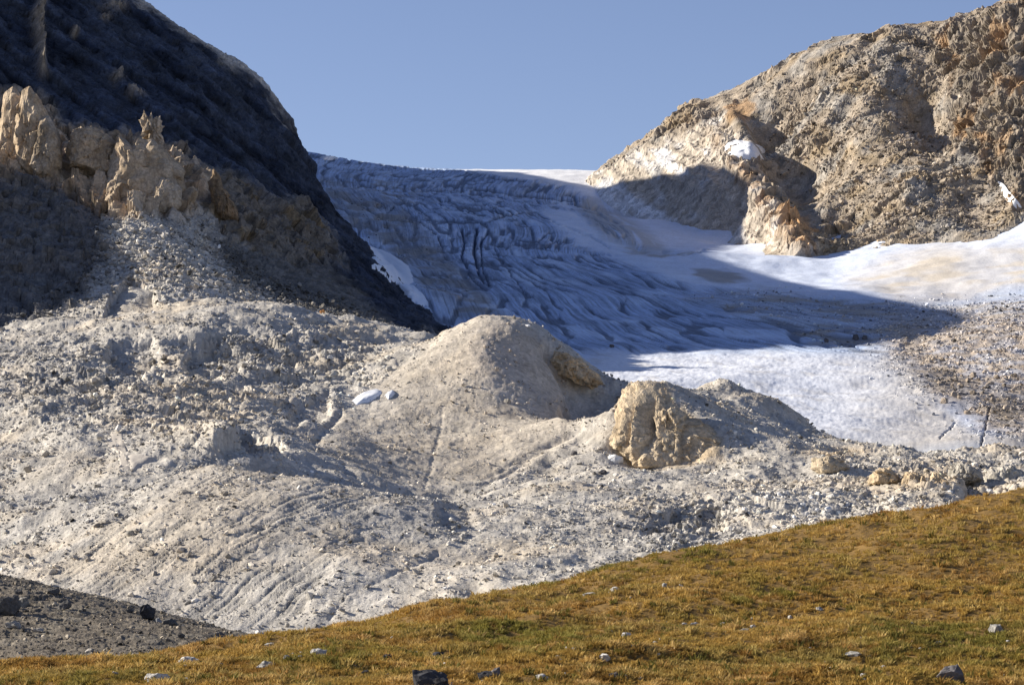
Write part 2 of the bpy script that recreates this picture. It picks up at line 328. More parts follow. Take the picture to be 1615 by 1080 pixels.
def build_right():
    pxs = ramp((860, 1640, 560), (1640, 2000, 40)); ys = ramp((2960, 3120, 30), (3120, 3800, 380), (3800, 3960, 40), (3960, 4300, 12))
    X, Y = bearing_grid(pxs, ys); Z = RM(X, Y)
    Z += 5*fbm(X/80, Y/80, 0, 3, 31)*sstep(900, 1000, proj(X, Y, Z)[0])
    px, py = proj(X, Y, Z); N = normals(X, Y, Z)
    qx = px+8*fbm(X/30, Y/30, Z/30, 3, 35); qy = py+8*fbm(X/30, Y/30, Z/30, 3, 36)
    lf = poly_mask(qx, qy, [(880,300),(960,262),(1060,215),(1140,190),(1170,230),(1215,320),(1270,405),(1150,385),(1060,350),(960,340)], 8)
    pil = poly_mask(qx, qy, [(1430,60),(1530,40),(1600,-20),(1800,-60),(1800,330),(1600,330),(1540,250),(1500,230),(1500,120)], 14)
    spur = blob(px, py, 1195, 300, 130, 20, 55)+blob(px, py, 1250, 375, 45, 16, 60)
    f1, ed, fac, rid = cells(X/22, Y/22, Z/18, 33); _, ed2, fac2, rid2 = cells(X/7.5, Y/7.5, Z/6.5, 35)
    wall = ridged((X*.9-Y*.3)/26, Y/90, Z/110, 4, 38)
    big = fbm(X/60, Y/60, Z/60, 3, 39)
    rgh = .35+.9*sstep(-.25, .45, fbm(X/70, Y/70, Z/70, 3, 30)); gly = ridged((X*.85-Z*.5)/75, Y/300, Z/260, 3, 29)
    d = (1-lf)*(rgh*(3.5*fac+2.0*fac2)+4*big+7*(gly-.85)) + lf*(3.0*(ridged((X*.8+Z*.6)/22, Y/120, Z/160, 3, 40)-.85)+1.4*fac2)
    qs = Z*.86-X*.42+Y*.12; lr = ledges(qs+7*fbm(X/90, Y/90, Z/90, 3, 28)+2.5*fac, 20.0); d += (1-lf)*(.35+.65*pil)*rgh*9*(lr-.35)
    d += pil*(7*(wall-.9)+3*fac) + np.minimum(spur, 1)*(13+9*fac+3*fac2+4*fbm(X/25, Y/25, Z/25, 3, 41))
    d += blob(px, py, 1455, 190, 60, 22, 70)*-14 + 16*blob(px, py, 1172, 215, 50, 13, 60) - 22*blob(px, py, 1245, 275, 62, 30, 52)
    crest = line_dist(px, py, [(960,258),(1000,240),(1050,205),(1085,190),(1130,183),(1160,165),(1190,145),(1230,130),(1310,80),(1430,58),(1530,45),(1560,30),(1590,5),(1650,-40)])
    d += np.exp(-(crest/10)**2)*(2.5*fac+2.0*fac2)*sstep(1350, 1560, px)*1.5 + np.exp(-(crest/9)**2)*(1.5*fac2)*sstep(1200, 1100, px)
    col = np.broadcast_to(np.array([.315, .265, .21], np.float32), X.shape+(3,)).copy()
    col = mix(col, np.array([.29, .275, .255]), sstep(-.1, .5, fbm(X/50, Y/50, Z/50, 4, 43))*.75)
    col = mix(col, OCHRE*.6, sstep(.1, .7, fbm(X/60, Y/60, Z/40, 4, 44))*.6)
    col = mix(col, BROWN*.8, pil*.75); col = mix(col, RUST*.9, pil*sstep(.1, .7, fbm(X/22, Y/60, Z/90, 3, 45))*.7)
    col = mix(col, np.array([.46, .405, .34]), lf*.9); col = mix(col, np.array([.62, .60, .58]), lf*sstep(.0, .45, fbm((X*.8+Z*.6)/24, Y/90, Z/200, 3, 46))*.75)
    col = mix(col, RUST*.95, np.clip(spur, 0, 1)*sstep(-.3, .5, fbm(X/20, Y/20, Z/20, 3, 47))*.75)
    col = mix(col, RUST*1.15, poly_mask(qx, qy, [(1240,340),(1275,335),(1285,395),(1262,405),(1240,385)], 6)*.7)
    col = mix(col, RUST*1.1, poly_mask(qx, qy, [(1150,165),(1180,150),(1195,170),(1165,205),(1150,190)], 5)*.7)
    # pale snow and rubble streaks on the left face
    sn = poly_mask(qx, qy, [(920,300),(950,330),(1000,350),(1080,362),(1040,330),(990,300),(960,285)], 8)*sstep(-.2, .2, ridged((X*.8+Z*.6)/17, Y/160, Z/200, 2, 48))
    sn = np.maximum(sn, poly_mask(qx, qy, [(1025,240),(1050,235),(1085,275),(1070,275)], 6)*.9)
    col = mix(col, SNOW*.85, sn*.85)
    col *= (.72+.56*rid2)[..., None]
    X2, Y2, Z2 = displaced(X, Y, Z, d, N)
    return structure(grid_mesh('mountain', X2, Y2, Z2, col, M_ROCK, smooth=False)), (X2, Y2, Z2, col)
right_mountain, RGRID = build_right(); right_mountain['label'] = 'sunlit brown rubble mountain with ragged crest on the right'

# --- glacier with the snow bowl on its right
GL = TPS([
 (470,238,4150),(520,248,4120),(560,260,4100),(600,266,4090),(700,269,4060),(800,270,4030),(870,270,4000),(915,276,3960),(950,292,3890),
 (400,330,4700),(600,330,4700),(800,330,4700),(1000,330,4700),
 (420,300,3600),(560,300,3500),(650,310,3500),(740,315,3500),(820,325,3500),(900,330,3500),(600,345,3250),(700,355,3230),(850,360,3230),(950,380,3200),
 (640,400,2950),(750,400,2980),(850,405,2970),(930,410,3000),(1000,400,3100),(980,345,3500),
 (600,440,2750),(700,465,2620),(760,480,2600),(850,480,2640),(950,450,2800),(1050,440,2850),(1080,400,3060),
 (985,342,3690),(1080,350,3530),(1150,377,3370),(1210,392,3250),(1265,403,3150),(1310,388,3230),(1350,371,3260),(1420,379,3170),(1470,382,3130),(1545,368,3120),(1600,350,3130),(1680,320,3130),
 (1200,430,2990),(1300,440,2920),(1390,430,2940),(1480,395,3040),(1500,420,2940),(1560,420,2920),(1430,472,2740),(1530,472,2740),(1620,425,2870),(1720,400,2900),
 (1100,480,2650),(1200,490,2620),(1300,500,2590),(1430,490,2640),(1530,486,2660),(1640,475,2640),
 (850,530,2430),(760,525,2450),(1000,541,2395),(1120,546,2385),(1250,541,2390),(1340,538,2420),(1420,530,2430),(1500,535,2380),(1620,540,2350),(1750,520,2400),
 (920,548,2370),(1000,565,2290),(1100,580,2210),(1200,590,2180),(1300,610,2120),(1400,620,2090),(1500,610,2120),(1620,610,2130),
 (1250,650,1990),(1320,680,1920),(1400,695,1880),(1500,690,1890),(1560,705,1850),(1640,690,1900),
 (700,570,2200),(600,520,2400),(900,610,2050),(1100,670,1900),(1300,760,1720),(1500,770,1700),(1650,760,1720),(1750,680,1950),(1750,600,2150)])
PS = TPS([  # flow lines: equal value along each line the ice follows
 W(*at(530,262,4000)[:2],0),W(*at(560,310,3400)[:2],0),W(*at(640,420,2850)[:2],0),W(*at(720,500,2500)[:2],0),
 W(*at(650,275,4000)[:2],100),W(*at(720,350,3250)[:2],100),W(*at(800,440,2800)[:2],100),W(*at(930,530,2430)[:2],100),
 W(*at(760,275,4000)[:2],200),W(*at(850,370,3200)[:2],200),W(*at(1000,460,2730)[:2],200),W(*at(1180,535,2420)[:2],200),
 W(*at(860,280,3950)[:2],300),W(*at(950,385,3170)[:2],300),W(*at(1120,470,2720)[:2],300),W(*at(1400,505,2550)[:2],300),
 W(*at(930,300,3800)[:2],400),W(*at(1040,400,3060)[:2],400),W(*at(1250,455,2820)[:2],400),W(*at(1600,480,2640)[:2],400),
 ], 1e-2)
CREV = [ # open crevasses and grooves: (line, width px, depth m)
 ([(727,362),(733,385),(728,405),(740,425)], 2.2, 7),([(752,362),(748,395),(752,420),(762,445)], 2.6, 9),([(770,365),(758,385),(760,420),(772,450)], 2.0, 7),
 ([(735,420),(745,440),(768,458)], 2.2, 6),([(610,336),(622,325),(640,318)], 2, 5),([(640,345),(700,352),(770,351),(800,340)], 2.2, 6),([(770,331),(800,342),(840,335)], 1.8, 4),
 ([(750,300),(830,312),(900,318)], 2.0, 4),([(780,282),(830,286)], 2.0, 4),([(700,290),(760,300),(790,304)], 1.6, 3),([(810,388),(850,392),(880,380)], 2, 5),([(660,350),(690,372),(700,400)], 1.8, 4),
 ([(560,320),(600,345),(650,352)], 1.8, 4),([(680,330),(740,334)], 1.5, 3),([(780,395),(800,425),(835,470)], 1.6, 4),([(870,350),(930,372),(960,390)], 1.6, 3),
 ([(1483,690),(1492,681),(1499,676),(1507,668)], 1.3, 3),([(1562,640),(1556,668),(1548,700)], 1.5, 4),([(1045,398),(1080,402),(1110,395)], 1.5, 4)]
def build_glacier():
    pxs = ramp((440, 1640, 860), (1640, 1950, 40)); ys = ramp((1690, 1860, 20), (1860, 2450, 150), (2450, 2700, 80), (2700, 3400, 170), (3400, 4160, 90), (4160, 4700, 8))
    X, Y = bearing_grid(pxs, ys); Z = GL(X, Y)
    P = PS(X, Y); ds = np.gradient(P, axis=1)/np.maximum(np.gradient(X, axis=1), .1)
    Z += 4*fbm(X/120, Y/120, 0, 3, 51)*sstep(3980, 3700, Y)
    px, py = proj(X, Y, Z)
    qx = px+7*fbm(X/40, Y/40, 0, 3, 55); qy = py+5*fbm(X/40, Y/40, 0, 3, 56)
    bowl = poly_mask(qx, qy, [(900,300),(960,330),(1060,440),(1180,462),(1330,470),(1440,478),(1530,472),(1600,430),(1900,400),(1900,250),(1300,330),(1100,300),(960,270)], 10)
    snowcol = poly_mask(qx, qy, [(700,262),(950,262),(960,300),(905,296),(860,286),(780,276)], 4)
    strip = poly_mask(qx, qy, [(850,330),(900,330),(960,370),(1040,410),(1140,450),(1100,455),(1000,420),(910,385)], 8)
    wp = .35*fbm(X/140, Y/140, 0, 2, 57); fl = ridged(P/5.5+wp, Y/300, 0, 3, 58); fl2 = ridged(P/3.2+wp, Y/160, 0, 2, 59)
    fade = sstep(1560, 1400, px); fl = fl*fade; fl2 = fl2*fade
    lump = fbm(X/16, Y/16, 0, 4, 60); steps = ridged(Y/38+.8*fbm(X/70, Y/70, 0, 3, 61), X/150, 0, 3, 62)
    serac = np.clip(blob(px, py, 745, 390, 130, 75, 10)+blob(px, py, 820, 315, 190, 45)+.7*blob(px, py, 640, 330, 90, 45), 0, 1)
    calm = np.clip(bowl+strip+snowcol, 0, 1)
    up = sstep(2500, 2800, Y)
    lit_tong = poly_mask(qx, qy, [(900,556),(1250,553),(1420,562),(1480,640),(1560,700),(1400,712),(1280,690),(1000,640)], 12)
    h = (1-calm)*((.2-.35*sstep(.8, 1.35, fl)+.1*fl2+.35*lump)*(1-.85*lit_tong)) + serac*(1-calm)*(1.2*steps+1.0*lump) + calm*(1.3*fbm(X/45, Y/45, 0, 3, 63))
    groove = np.zeros_like(Z)
    wx = px+2.5*fbm(X/14, Y/14, 0, 3, 66); wy = py+2*fbm(X/14, Y/14, 0, 3, 67)
    for ln, wd, dp in CREV:
        groove = np.maximum(groove, dp*np.exp(-(line_dist(wx, wy, ln)/(.75*wd))**2))
    rg = sstep(1.0, 1.25, ridged(P/30+wp, Y/190, 0, 2, 69))*fade*(1-calm)*(1-lit_tong); groove = np.maximum(groove, 2.5*rg)
    tr = sstep(.95, 1.25, ridged(Y/60+.0025*(X-50)**2/40+.7*fbm(X/80, Y/80, 0, 3, 64), X/120, 0, 2, 65))*np.clip(serac*1.3, 0, 1)*(1-calm)*sstep(-.3, .2, fbm(X/70, Y/70, 0, 2, 50)); groove = np.maximum(groove, 3.5*tr)
    h += lit_tong*(.5*lump+.35*fbm(X/5, Y/5, 0, 3, 49))
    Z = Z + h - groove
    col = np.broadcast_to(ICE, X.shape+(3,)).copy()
    col = mix(col, ICE*.55, (sstep(.75, 1.35, fl+.2*lump)*.8+.45*sstep(.55, 1.2, fl2))*(1-calm)*(1-lit_tong))
    col = mix(col, np.array([.58, .70, .90]), (1-calm)*sstep(.0, .55, fbm(P/40, Y/120, 0, 4, 70))*.8)
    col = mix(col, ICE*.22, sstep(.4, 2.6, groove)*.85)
    # dirt bands and rock debris on the ice
    deb = poly_mask(qx, qy, [(505,275),(560,300),(640,330),(700,400),(770,470),(800,505),(720,500),(660,450),(600,380),(520,330)], 12)*(.45+.55*sstep(-.2, .3, fbm(X/40, Y/60, 0, 4, 71)))
    deb = np.maximum(deb, blob(px, py, 600, 300, 80, 24, 12)*sstep(-.1, .4, fbm(X/25, Y/25, 0, 4, 72)))
    col = mix(col, GREY*.75, deb*.9)
    col = mix(col, SNOW*np.array([.82, .88, 1.0]), bowl*.9); col = mix(col, SNOW, snowcol); col = mix(col, SNOW*np.array([.8, .88, 1.0]), strip*.8)
    warm = poly_mask(qx, qy, [(1330,440),(1400,410),(1480,385),(1550,390),(1700,380),(1700,440),(1530,470),(1420,475)], 18)
    col = mix(col, np.array([.66, .60, .52]), warm*(.55+.45*sstep(-.2, .5, fbm(X/60, Y/60, 0, 4, 73))))
    col = mix(col, np.array([.58, .52, .44]), blob(px, py, 1485, 420, 40, 34)*.6)
    gm = poly_mask(qx, qy, [(1090,425),(1150,428),(1185,440),(1140,447),(1105,440)], 4)+poly_mask(qx, qy, [(985,393),(1040,402),(1115,395),(1040,408)], 2.5); col = mix(col, DIRT, np.clip(gm, 0, 1)*.8)
    fan = poly_mask(qx, qy, [(930,310),(990,340),(1060,400),(1000,400),(950,370),(910,330)], 10)*sstep(-.1, .5, ridged(P/16, Y/300, 0, 2, 74)); col = mix(col, np.array([.40, .40, .40]), fan*.75)
    flat = poly_mask(qx, qy, [(1080,470),(1200,455),(1340,473),(1530,480),(1600,470),(1700,480),(1700,545),(1420,545),(1290,545),(1250,515)], 10)
    dl = sstep(-.15, .5, fbm(X/60, Y/22, 0, 4, 75)); col = mix(col, DIRT*1.25, flat*(.35+.65*dl)*.9)
    rdeb = poly_mask(qx, qy, [(1400,500),(1530,485),(1700,470),(1700,690),(1600,720),(1560,700),(1500,650),(1430,610),(1390,575)], 48)
    col = mix(col, np.array([.47, .40, .33]), rdeb*(.7+.3*sstep(-.3, .3, fbm(X/22, Y/22, 0, 4, 76))))
    col = mix(col, BROWN*.75, rdeb*np.clip(blob(px, py, 1480, 610, 70, 35, 20)+blob(px, py, 1590, 650, 50, 40), 0, 1)*.8)
    col = mix(col, np.array([.72, .74, .80]), lit_tong*(1-rdeb)*.9)  # sunlit ice tongue painted whiter than the blue ice in shade
    col = mix(col, DIRT*1.4, lit_tong*sstep(.15, .7, fbm(P/14, Y/40, 0, 4, 77))*.35)
    rim = poly_mask(qx, qy, [(1250,690),(1450,700),(1700,690),(1700,800),(1250,800)], 24); col = mix(col, PALE*.85, rim*.7)
    n3 = ridged(X/9, Y/9, 0, 2, 78); Z = Z + rdeb*(.5*n3+1.2*lump)
    dirtg = lit_tong*sstep(1270, 1480, px+40*fbm(X/40, Y/40, 0, 3, 47)); col = mix(col, np.array([.50, .46, .41]), dirtg*.7)
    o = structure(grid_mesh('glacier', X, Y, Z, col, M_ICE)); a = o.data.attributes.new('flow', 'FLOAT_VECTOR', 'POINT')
    wgt = np.clip((1-calm)*fade*(1-lit_tong), 0, 1); a.data.foreach_set('vector', np.stack([P*.35+3*wp, Y*.007, wgt], -1).astype(np.float32).ravel())
    return o, (X, Y, Z, col, rdeb, flat, deb)
glacier, GGRID = build_glacier(); glacier['label'] = 'blue shaded glacier with crevasses and snow bowl between the mountains'

# --- moraine: mounds and scree slopes in the middle
MO = TPS([
 # foot
 (-150,960,1230),(0,940,1215),(100,945,1190),(250,980,1165),(400,1010,1140),(550,1000,1130),(700,970,1130),(800,945,1135),(900,915,1150),(1000,890,1170),(1150,865,1200),(1300,835,1240),(1450,810,1290),(1615,795,1330),(1800,790,1330),
 (-150,1080,1080),(300,1080,1040),(700,1060,1030),(1100,980,1060),(1500,900,1120),(1800,880,1120),
 # big lower slope, crest and brow
 (100,900,1235),(200,820,1275),(290,750,1330),(330,738,1340),(400,744,1335),(500,758,1335),(560,772,1345),(330,860,1225),(450,870,1215),(550,900,1190),(620,782,1350),(690,787,1360),(735,800,1362),(700,870,1230),(600,850,1240),
 W(-140,1385,52),W(-118,1385,49),W(-92,1388,45),W(-65,1390,42),(350,722,1430),(450,724,1480),(560,752,1480),(758,834,1352),(800,815,1395),
 # hollow in shade behind the brow
 (340,694,1440),(372,677,1455),(405,714,1445),(450,716,1500),(475,708,1545),(540,722,1565),(560,692,1625),(580,745,1520),(430,655,1660),
 # left slopes
 (-150,820,1400),(0,850,1330),(0,760,1450),(100,740,1450),(180,780,1370),(0,690,1560),(150,680,1520),(230,700,1480),(300,660,1600),(-150,680,1620),(0,620,1690),(150,600,1700),(300,600,1750),(400,610,1770),(500,590,1830),
 (0,545,1880),(-150,540,1930),(150,530,1890),(300,520,1880),(420,500,1930),(340,560,1840),(390,545,1865),(500,545,1905),(430,485,1990),(520,500,2030),(600,515,2060),(660,527,2080),(560,540,1950),(640,540,1990),(690,532,2040),
 (300,470,2085),(240,445,2125),(110,478,2085),(-100,500,2085),(60,500,2040),(200,490,2040),(250,470,2300),(0,500,2300),(450,560,2250),(600,590,2250),
 # main mound
 (700,527,1870),(740,507,1865),(785,498,1860),(820,505,1865),(850,520,1870),(880,540,1880),(930,572,1885),(960,592,1875),(985,606,1860),
 (620,580,1815),(540,648,1720),(500,672,1640),(700,600,1770),(790,580,1785),(862,595,1815),(600,680,1680),(720,690,1680),(820,660,1715),(878,635,1765),(640,746,1585),(690,772,1560),(800,742,1610),(880,700,1650),(600,770,1500),(720,800,1450),(850,770,1490),
 (925,668,1795),(905,674,1745),(960,640,1790),(930,690,1650),
 (720,620,2080),(800,640,2080),(900,660,2080),(1000,690,2020),
 # right mounds
 (1000,601,1685),(1040,610,1680),(1085,656,1660),(1120,674,1640),(1050,610,1780),(1010,728,1630),(1140,735,1590),(1090,612,1790),(1140,603,1800),(1180,615,1805),(1230,640,1800),(1280,672,1795),(1320,700,1780),(1375,710,1760),
 (1150,650,1710),(1250,695,1680),(960,690,1640),(1000,742,1590),(1100,740,1590),(1050,760,1530),(1200,720,1600),(1290,735,1580),
 (1100,690,1990),(1200,720,1970),(1350,770,1930),
 (1380,722,1690),(1450,712,1720),(1550,715,1730),(1650,715,1740),(1300,780,1440),(1400,770,1480),(1500,760,1520),(1610,745,1600),(1480,790,1380),(1600,775,1450),(1750,740,1600),
 (1500,800,1850),(1700,800,1850),
 # lower right slopes
 (780,810,1340),(880,800,1360),(1000,800,1370),(1100,800,1380),(820,880,1220),(950,850,1260),(1080,840,1290),(1200,820,1330),(750,925,1160),(780,930,1150)])
SLOPE = [(70,900),(200,815),(300,738),(400,742),(520,760),(600,780),(560,860),(480,960),(400,1010),(200,970)]
def build_moraine():
    pxs = ramp((-200, -20, 16), (-20, 1635, 1000), (1635, 1900, 30)); ys = ramp((1030, 1130, 14), (1130, 1420, 190), (1420, 1900, 240), (1900, 2090, 60), (2090, 2300, 8))
    X, Y = bearing_grid(pxs, ys); Z = MO(X, Y); ins = sstep(1100, 1200, Y)
    px, py = proj(X, Y, Z)
    slope = poly_mask(px, py, SLOPE, 18)
    dome = poly_mask(px+8*fbm(X/20, Y/20, 0, 3, 80), py+8*fbm(X/20, Y/20, 0, 3, 79), [(740,496),(620,580),(515,668),(560,742),(670,778),(800,748),(900,690),(890,640),(860,560),(825,500)], 14)
    smooth = np.clip(dome+blob(px, py, 640, 870, 170, 90)+blob(px, py, 560, 720, 90, 50), 0, 1)
    rocky = np.clip(blob(px, py, 380, 560, 130, 55)+blob(px, py, 500, 570, 90, 50)*(1-dome)+blob(px, py, 130, 610, 160, 70)+blob(px, py, 1090, 830, 80, 40)+blob(px, py, 1500, 750, 150, 45)+.8*blob(px, py, 330, 655, 110, 50)+.5*blob(px, py, 1250, 790, 130, 35), 0, 1)
    Z += (1-.75*np.maximum(smooth, slope))*(4.5*fbm(X/48, Y/48, 0, 4, 81)) + 1.0*fbm(X/22, Y/22, 0, 3, 82)
    q = .86*X-.51*Y+1.5*fbm(X/30, Y/30, 0, 3, 83); al = .51*X+.86*Y
    pt = .35+.65*sstep(-.45, .25, fbm(q/25, al/60, 0, 2, 86)); gul = ridged(q/7, al/190, 0, 2, 84)*pt; gul2 = sstep(.8, 1.3, ridged(q/3.2, al/90, 0, 2, 85))*pt
    Z += -slope*(0.4*sstep(.6, 1.35, gul)+.5*gul2)
    for ln, wd, dp in [([(520,970),(550,940),(620,905),(690,870)], 4, 2.4),([(760,760),(800,735),(850,705),(905,680)], 4, 2.2),([(700,640),(690,700),(670,770)], 5, 1.5),([(690,530),(630,572)], 8, 6),([(535,655),(495,692)], 8, 7),([(540,735),(600,768),(670,782),(760,772),(850,712),(915,672)], 8, 7)]:
        Z -= .3*dp*np.exp(-(line_dist(px+3*fbm(X/12, Y/12, 0, 2, 87), py, ln)/(.7*wd))**2)
    PITS = [([(345,698),(358,684),(378,676),(400,684),(440,698),(450,712),(400,722),(358,716)], 11, 4), ([(440,662),(468,636),(520,624),(520,650),(470,672)], 4, 6),
                         ([(858,548),(905,575),(955,600),(990,612),(965,640),(925,656),(885,652),(893,620)], 13, 9), ([(690,792),(740,800),(757,822),(720,836),(690,820)], 2.5, 8),
                         ([(160,575),(176,540),(240,530),(256,565),(215,600)], 7, 5), ([(285,590),(300,548),(345,532),(392,560),(380,592),(330,600)], 7, 5), ([(1090,842),(1105,800),(1138,800),(1146,840)], 5, 4),
                         ([(1010,846),(1030,815),(1070,808),(1080,845)], 3, 4), ([(1505,800),(1515,758),(1580,760),(1640,770),(1640,800)], 8, 4), ([(1170,630),(1240,655),(1300,700),(1260,690)], 4, 6)]
    Z += 5*blob(px, py, 345, 692, 26, 18)
    for poly, dp, fe in PITS:
        Z -= dp*poly_mask(px+2.5*fbm(X/6, Y/6, 0, 3, 88), py+2.5*fbm(X/6, Y/6, 0, 3, 89), poly, fe)
    # dark hollow near the bottom
    Z -= 5*np.exp(-((px-748)/26)**2-((py-928)/10)**2)
    px, py = proj(X, Y, Z); N = normals(X, Y, Z)
    f1, ed, fac, rid = cells(X/12, Y/12, Z/9, 91); _, ed2, fac2, rid2 = cells(X/4.2, Y/4.2, Z/3.4, 92)
    _, _, fac3, rid3 = cells(X/26, Y/26, Z/16, 93)
    gen = 1-.3*np.maximum(smooth, slope)
    d = ins*(rocky*(2.4*fac+4.2*fac3+.7*fac2) + gen*.35*fac2 + .2*perlin(X/2.2, Y/2.2, Z/2.2, 94))
    col = np.broadcast_to(PALE, X.shape+(3,)).copy()
    v = fbm(X/60, Y/60, Z/60, 4, 95); v2 = fbm(X/18, Y/18, Z/18, 4, 96)
    col = mix(col, WARM, sstep(-.1, .5, v)*.75); col = mix(col, GREY*1.05, sstep(0, .6, v2-.3*v)*.55)
    col = mix(col, GREY*.95, np.clip(blob(px, py, 80, 780, 120, 70)+blob(px, py, 660, 810, 110, 30)+blob(px, py, 1050, 830, 120, 45)+blob(px, py, 390, 560, 70, 40)+.9*blob(px, py, 110, 590, 140, 70), 0, 1)*.7)
    col = mix(col, WARM*1.0, np.clip(.8*dome+blob(px, py, 800, 640, 140, 90)+1.3*slope*blob(px, py, 330, 820, 190, 90, -35)+blob(px, py, 310, 640, 110, 50), 0, 1)*.6)
    col = mix(col, np.array([.46, .40, .35]), blob(px, py, 790, 560, 60, 60)*.5)
    tan = poly_mask(px+6*v2, py+6*v2, [(970,640),(1000,600),(1050,605),(1070,640),(1140,690),(1140,725),(1060,738),(1000,725)], 7)
    tan2 = np.clip(blob(px, py, 1460, 755, 90, 22)+blob(px, py, 1330, 712, 60, 10), 0, 1)
    col = mix(col, OCHRE*1.05, np.clip(tan, 0, 1)*.7); col = mix(col, OCHRE*1.1, tan2*.55)
    col = mix(col, PALE*1.15, np.clip(blob(px, py, 640, 930, 160, 50)+blob(px, py, 1250, 800, 130, 35)+blob(px, py, 590, 640, 60, 20), 0, 1)*.6)
    col = mix(col, GREY*.6, slope*np.clip(.5*sstep(.75, 1.35, gul)+.45*gul2, 0, 1))
    col *= (.86+.28*rid2)[..., None]
    X2, Y2, Z2 = displaced(X, Y, Z, d, N)
    return structure(grid_mesh('moraine', X2, Y2, Z2, col, M_SCREE)), (X2, Y2, Z2, col, rocky, slope, smooth)
moraine, MGRID = build_moraine(); moraine['label'] = 'pale rubble moraine of mounds and scree slopes'
# --- dark shoulder of rubble at the lower left
DM = TPS([(-100,885,395),(0,912,385),(60,931,380),(100,929,378),(130,941,376),(200,963,370),(280,985,362),(335,993,358),(390,1003,350),(450,1025,340),(520,1060,330),
 (0,980,345),(100,990,340),(200,1010,330),(300,1030,325),(0,1045,315),(150,1050,312),(300,1060,308),(-100,970,350),(-100,1100,300),(0,1120,290),(200,1130,285),(400,1120,290),(550,1140,285),
 (-100,940,470),(100,985,460),(300,1040,450),(500,1090,430)])
def build_dark():
    pxs = ramp((-110, 470, 420), (470, 560, 10)); ys = ramp((285, 400, 230), (400, 470, 10))
    X, Y = bearing_grid(pxs, ys); Z = DM(X, Y)+.35*fbm(X/9, Y/9, 0, 4, 101)
    _, ed, fac, rid = cells(X/2.2, Y/2.2, Z/1.6, 102); _, _, fac2, rid2 = cells(X/.8, Y/.8, Z/.6, 103)
    N = normals(X, Y, Z); px, py = proj(X, Y, Z)
    rocky = np.clip(blob(px, py, 40, 960, 90, 40)+.4, 0, 1)
    d = .3*rocky*fac+.10*fac2
    col = np.broadcast_to(np.array([.15, .128, .10], np.float32), X.shape+(3,)).copy()
    col = mix(col, np.array([.215, .19, .15]), sstep(0, .5, fbm(X/7, Y/7, 0, 4, 104))*.6); col *= (.7+.6*rid2)[..., None]
    X2, Y2, Z2 = displaced(X, Y, Z, d, N)
    return structure(grid_mesh('dark_moraine', X2, Y2, Z2, col, M_SCREE_NEAR)), (X2, Y2, Z2, col)
M_SCREE_NEAR = rock_material('near_scree', bump=(3.0, .6), var=.3, scale=5.0)
dark_moraine, DGRID = build_dark(); dark_moraine['label'] = 'dark grey rubble shoulder at the lower left'

# --- grass hill in front
CREST = [(-150,1068,150),(0,1061,150),(100,1055,152),(200,1045,154),(300,1029,157),(390,1003,161),(500,985,165),(640,962,170),(720,954,174),(800,938,177),(870,919,180),(960,893,184),(1040,868,187),(1140,850,191),(1250,828,195),(1400,803,200),(1520,787,204),(1615,778,207),(1800,766,212)]
GP = list(CREST)
for px, py, Yc in CREST:
    GP += [W(at(px, py, Yc)[0]*1.12, Yc*1.12, at(px, py, Yc)[2]-3.0), W(at(px, py, Yc)[0]*1.5, Yc*1.5, at(px, py, Yc)[2]-22)]
for px in (-150, 0, 200, 400, 600, 800, 1000, 1200, 1400, 1615, 1800):
    GP += [(px, 1085, 112+.008*px), (px, 1140, 95+.006*px), (px, 1320, 62)]
GP += [(300,1045,140),(600,1010,145),(800,1000,150),(1000,980,152),(1200,960,156),(1400,940,160),(1600,930,164),(1000,920,172),(1300,880,178),(1550,850,186),(800,1045,128),(1200,1020,136),(1550,1010,140)]
GH = TPS(GP, 1e-3)
def hill_z(X, Y):
    return GH(X, Y)+.6*fbm(X/9, Y/9, 0, 3, 111)+.2*fbm(X/3, Y/3, 0, 3, 112)
def build_hill():
    pxs = ramp((-160, 1780, 560)); ys = ramp((60, 96, 20), (96, 216, 360), (216, 330, 20))
    X, Y = bearing_grid(pxs, ys); Z = hill_z(X, Y)
    col = np.broadcast_to(np.array([.19, .115, .035], np.float32), X.shape+(3,)).copy()
    return structure(grid_mesh('grass_hill', X, Y, Z, col, M_SCREE_NEAR)), (X, Y, Z, col)
grass_hill, HGRID = build_hill(); grass_hill['label'] = 'golden brown grass hill in the foreground'
# ------------------------------------------------------------------ rocks
def hull_mesh(name, seed, n=16, dims=(1, 1, .75), sub=0, rough=0.0, boxy=.35, mat=None):
    r = np.random.default_rng(seed); v = r.normal(size=(n, 3)); v /= np.linalg.norm(v, axis=1)[:, None]
    m = np.abs(v).max(1)[:, None]; v = v*((1-boxy)+boxy/m*.8)*(.8+.3*r.random((n, 1)))*np.array(dims)
    bm = bmesh.new()
    for p in v: bm.verts.new(p)
    res = bmesh.ops.convex_hull(bm, input=bm.verts)
    junk = [g for g in res['geom_interior']+res['geom_unused'] if isinstance(g, bmesh.types.BMVert)]
    bmesh.ops.delete(bm, geom=list(set(junk)), context='VERTS')
    if sub:
        bmesh.ops.subdivide_edges(bm, edges=bm.edges, cuts=sub, use_grid_fill=True); bmesh.ops.triangulate(bm, faces=bm.faces)
        P = np.array([q.co for q in bm.verts]); k = 2.2
        d = rough*(fbm(P[:, 0]*k, P[:, 1]*k, P[:, 2]*k, 4, seed)+.8*cells(P[:, 0]*2.5, P[:, 1]*2.5, P[:, 2]*2.5, seed)[2])
        for q, dd in zip(bm.verts, d): q.co += q.co.normalized()*float(dd)
    me = bpy.data.meshes.new(name); bm.to_mesh(me); bm.free()
    if mat: me.materials.append(mat)
    return me
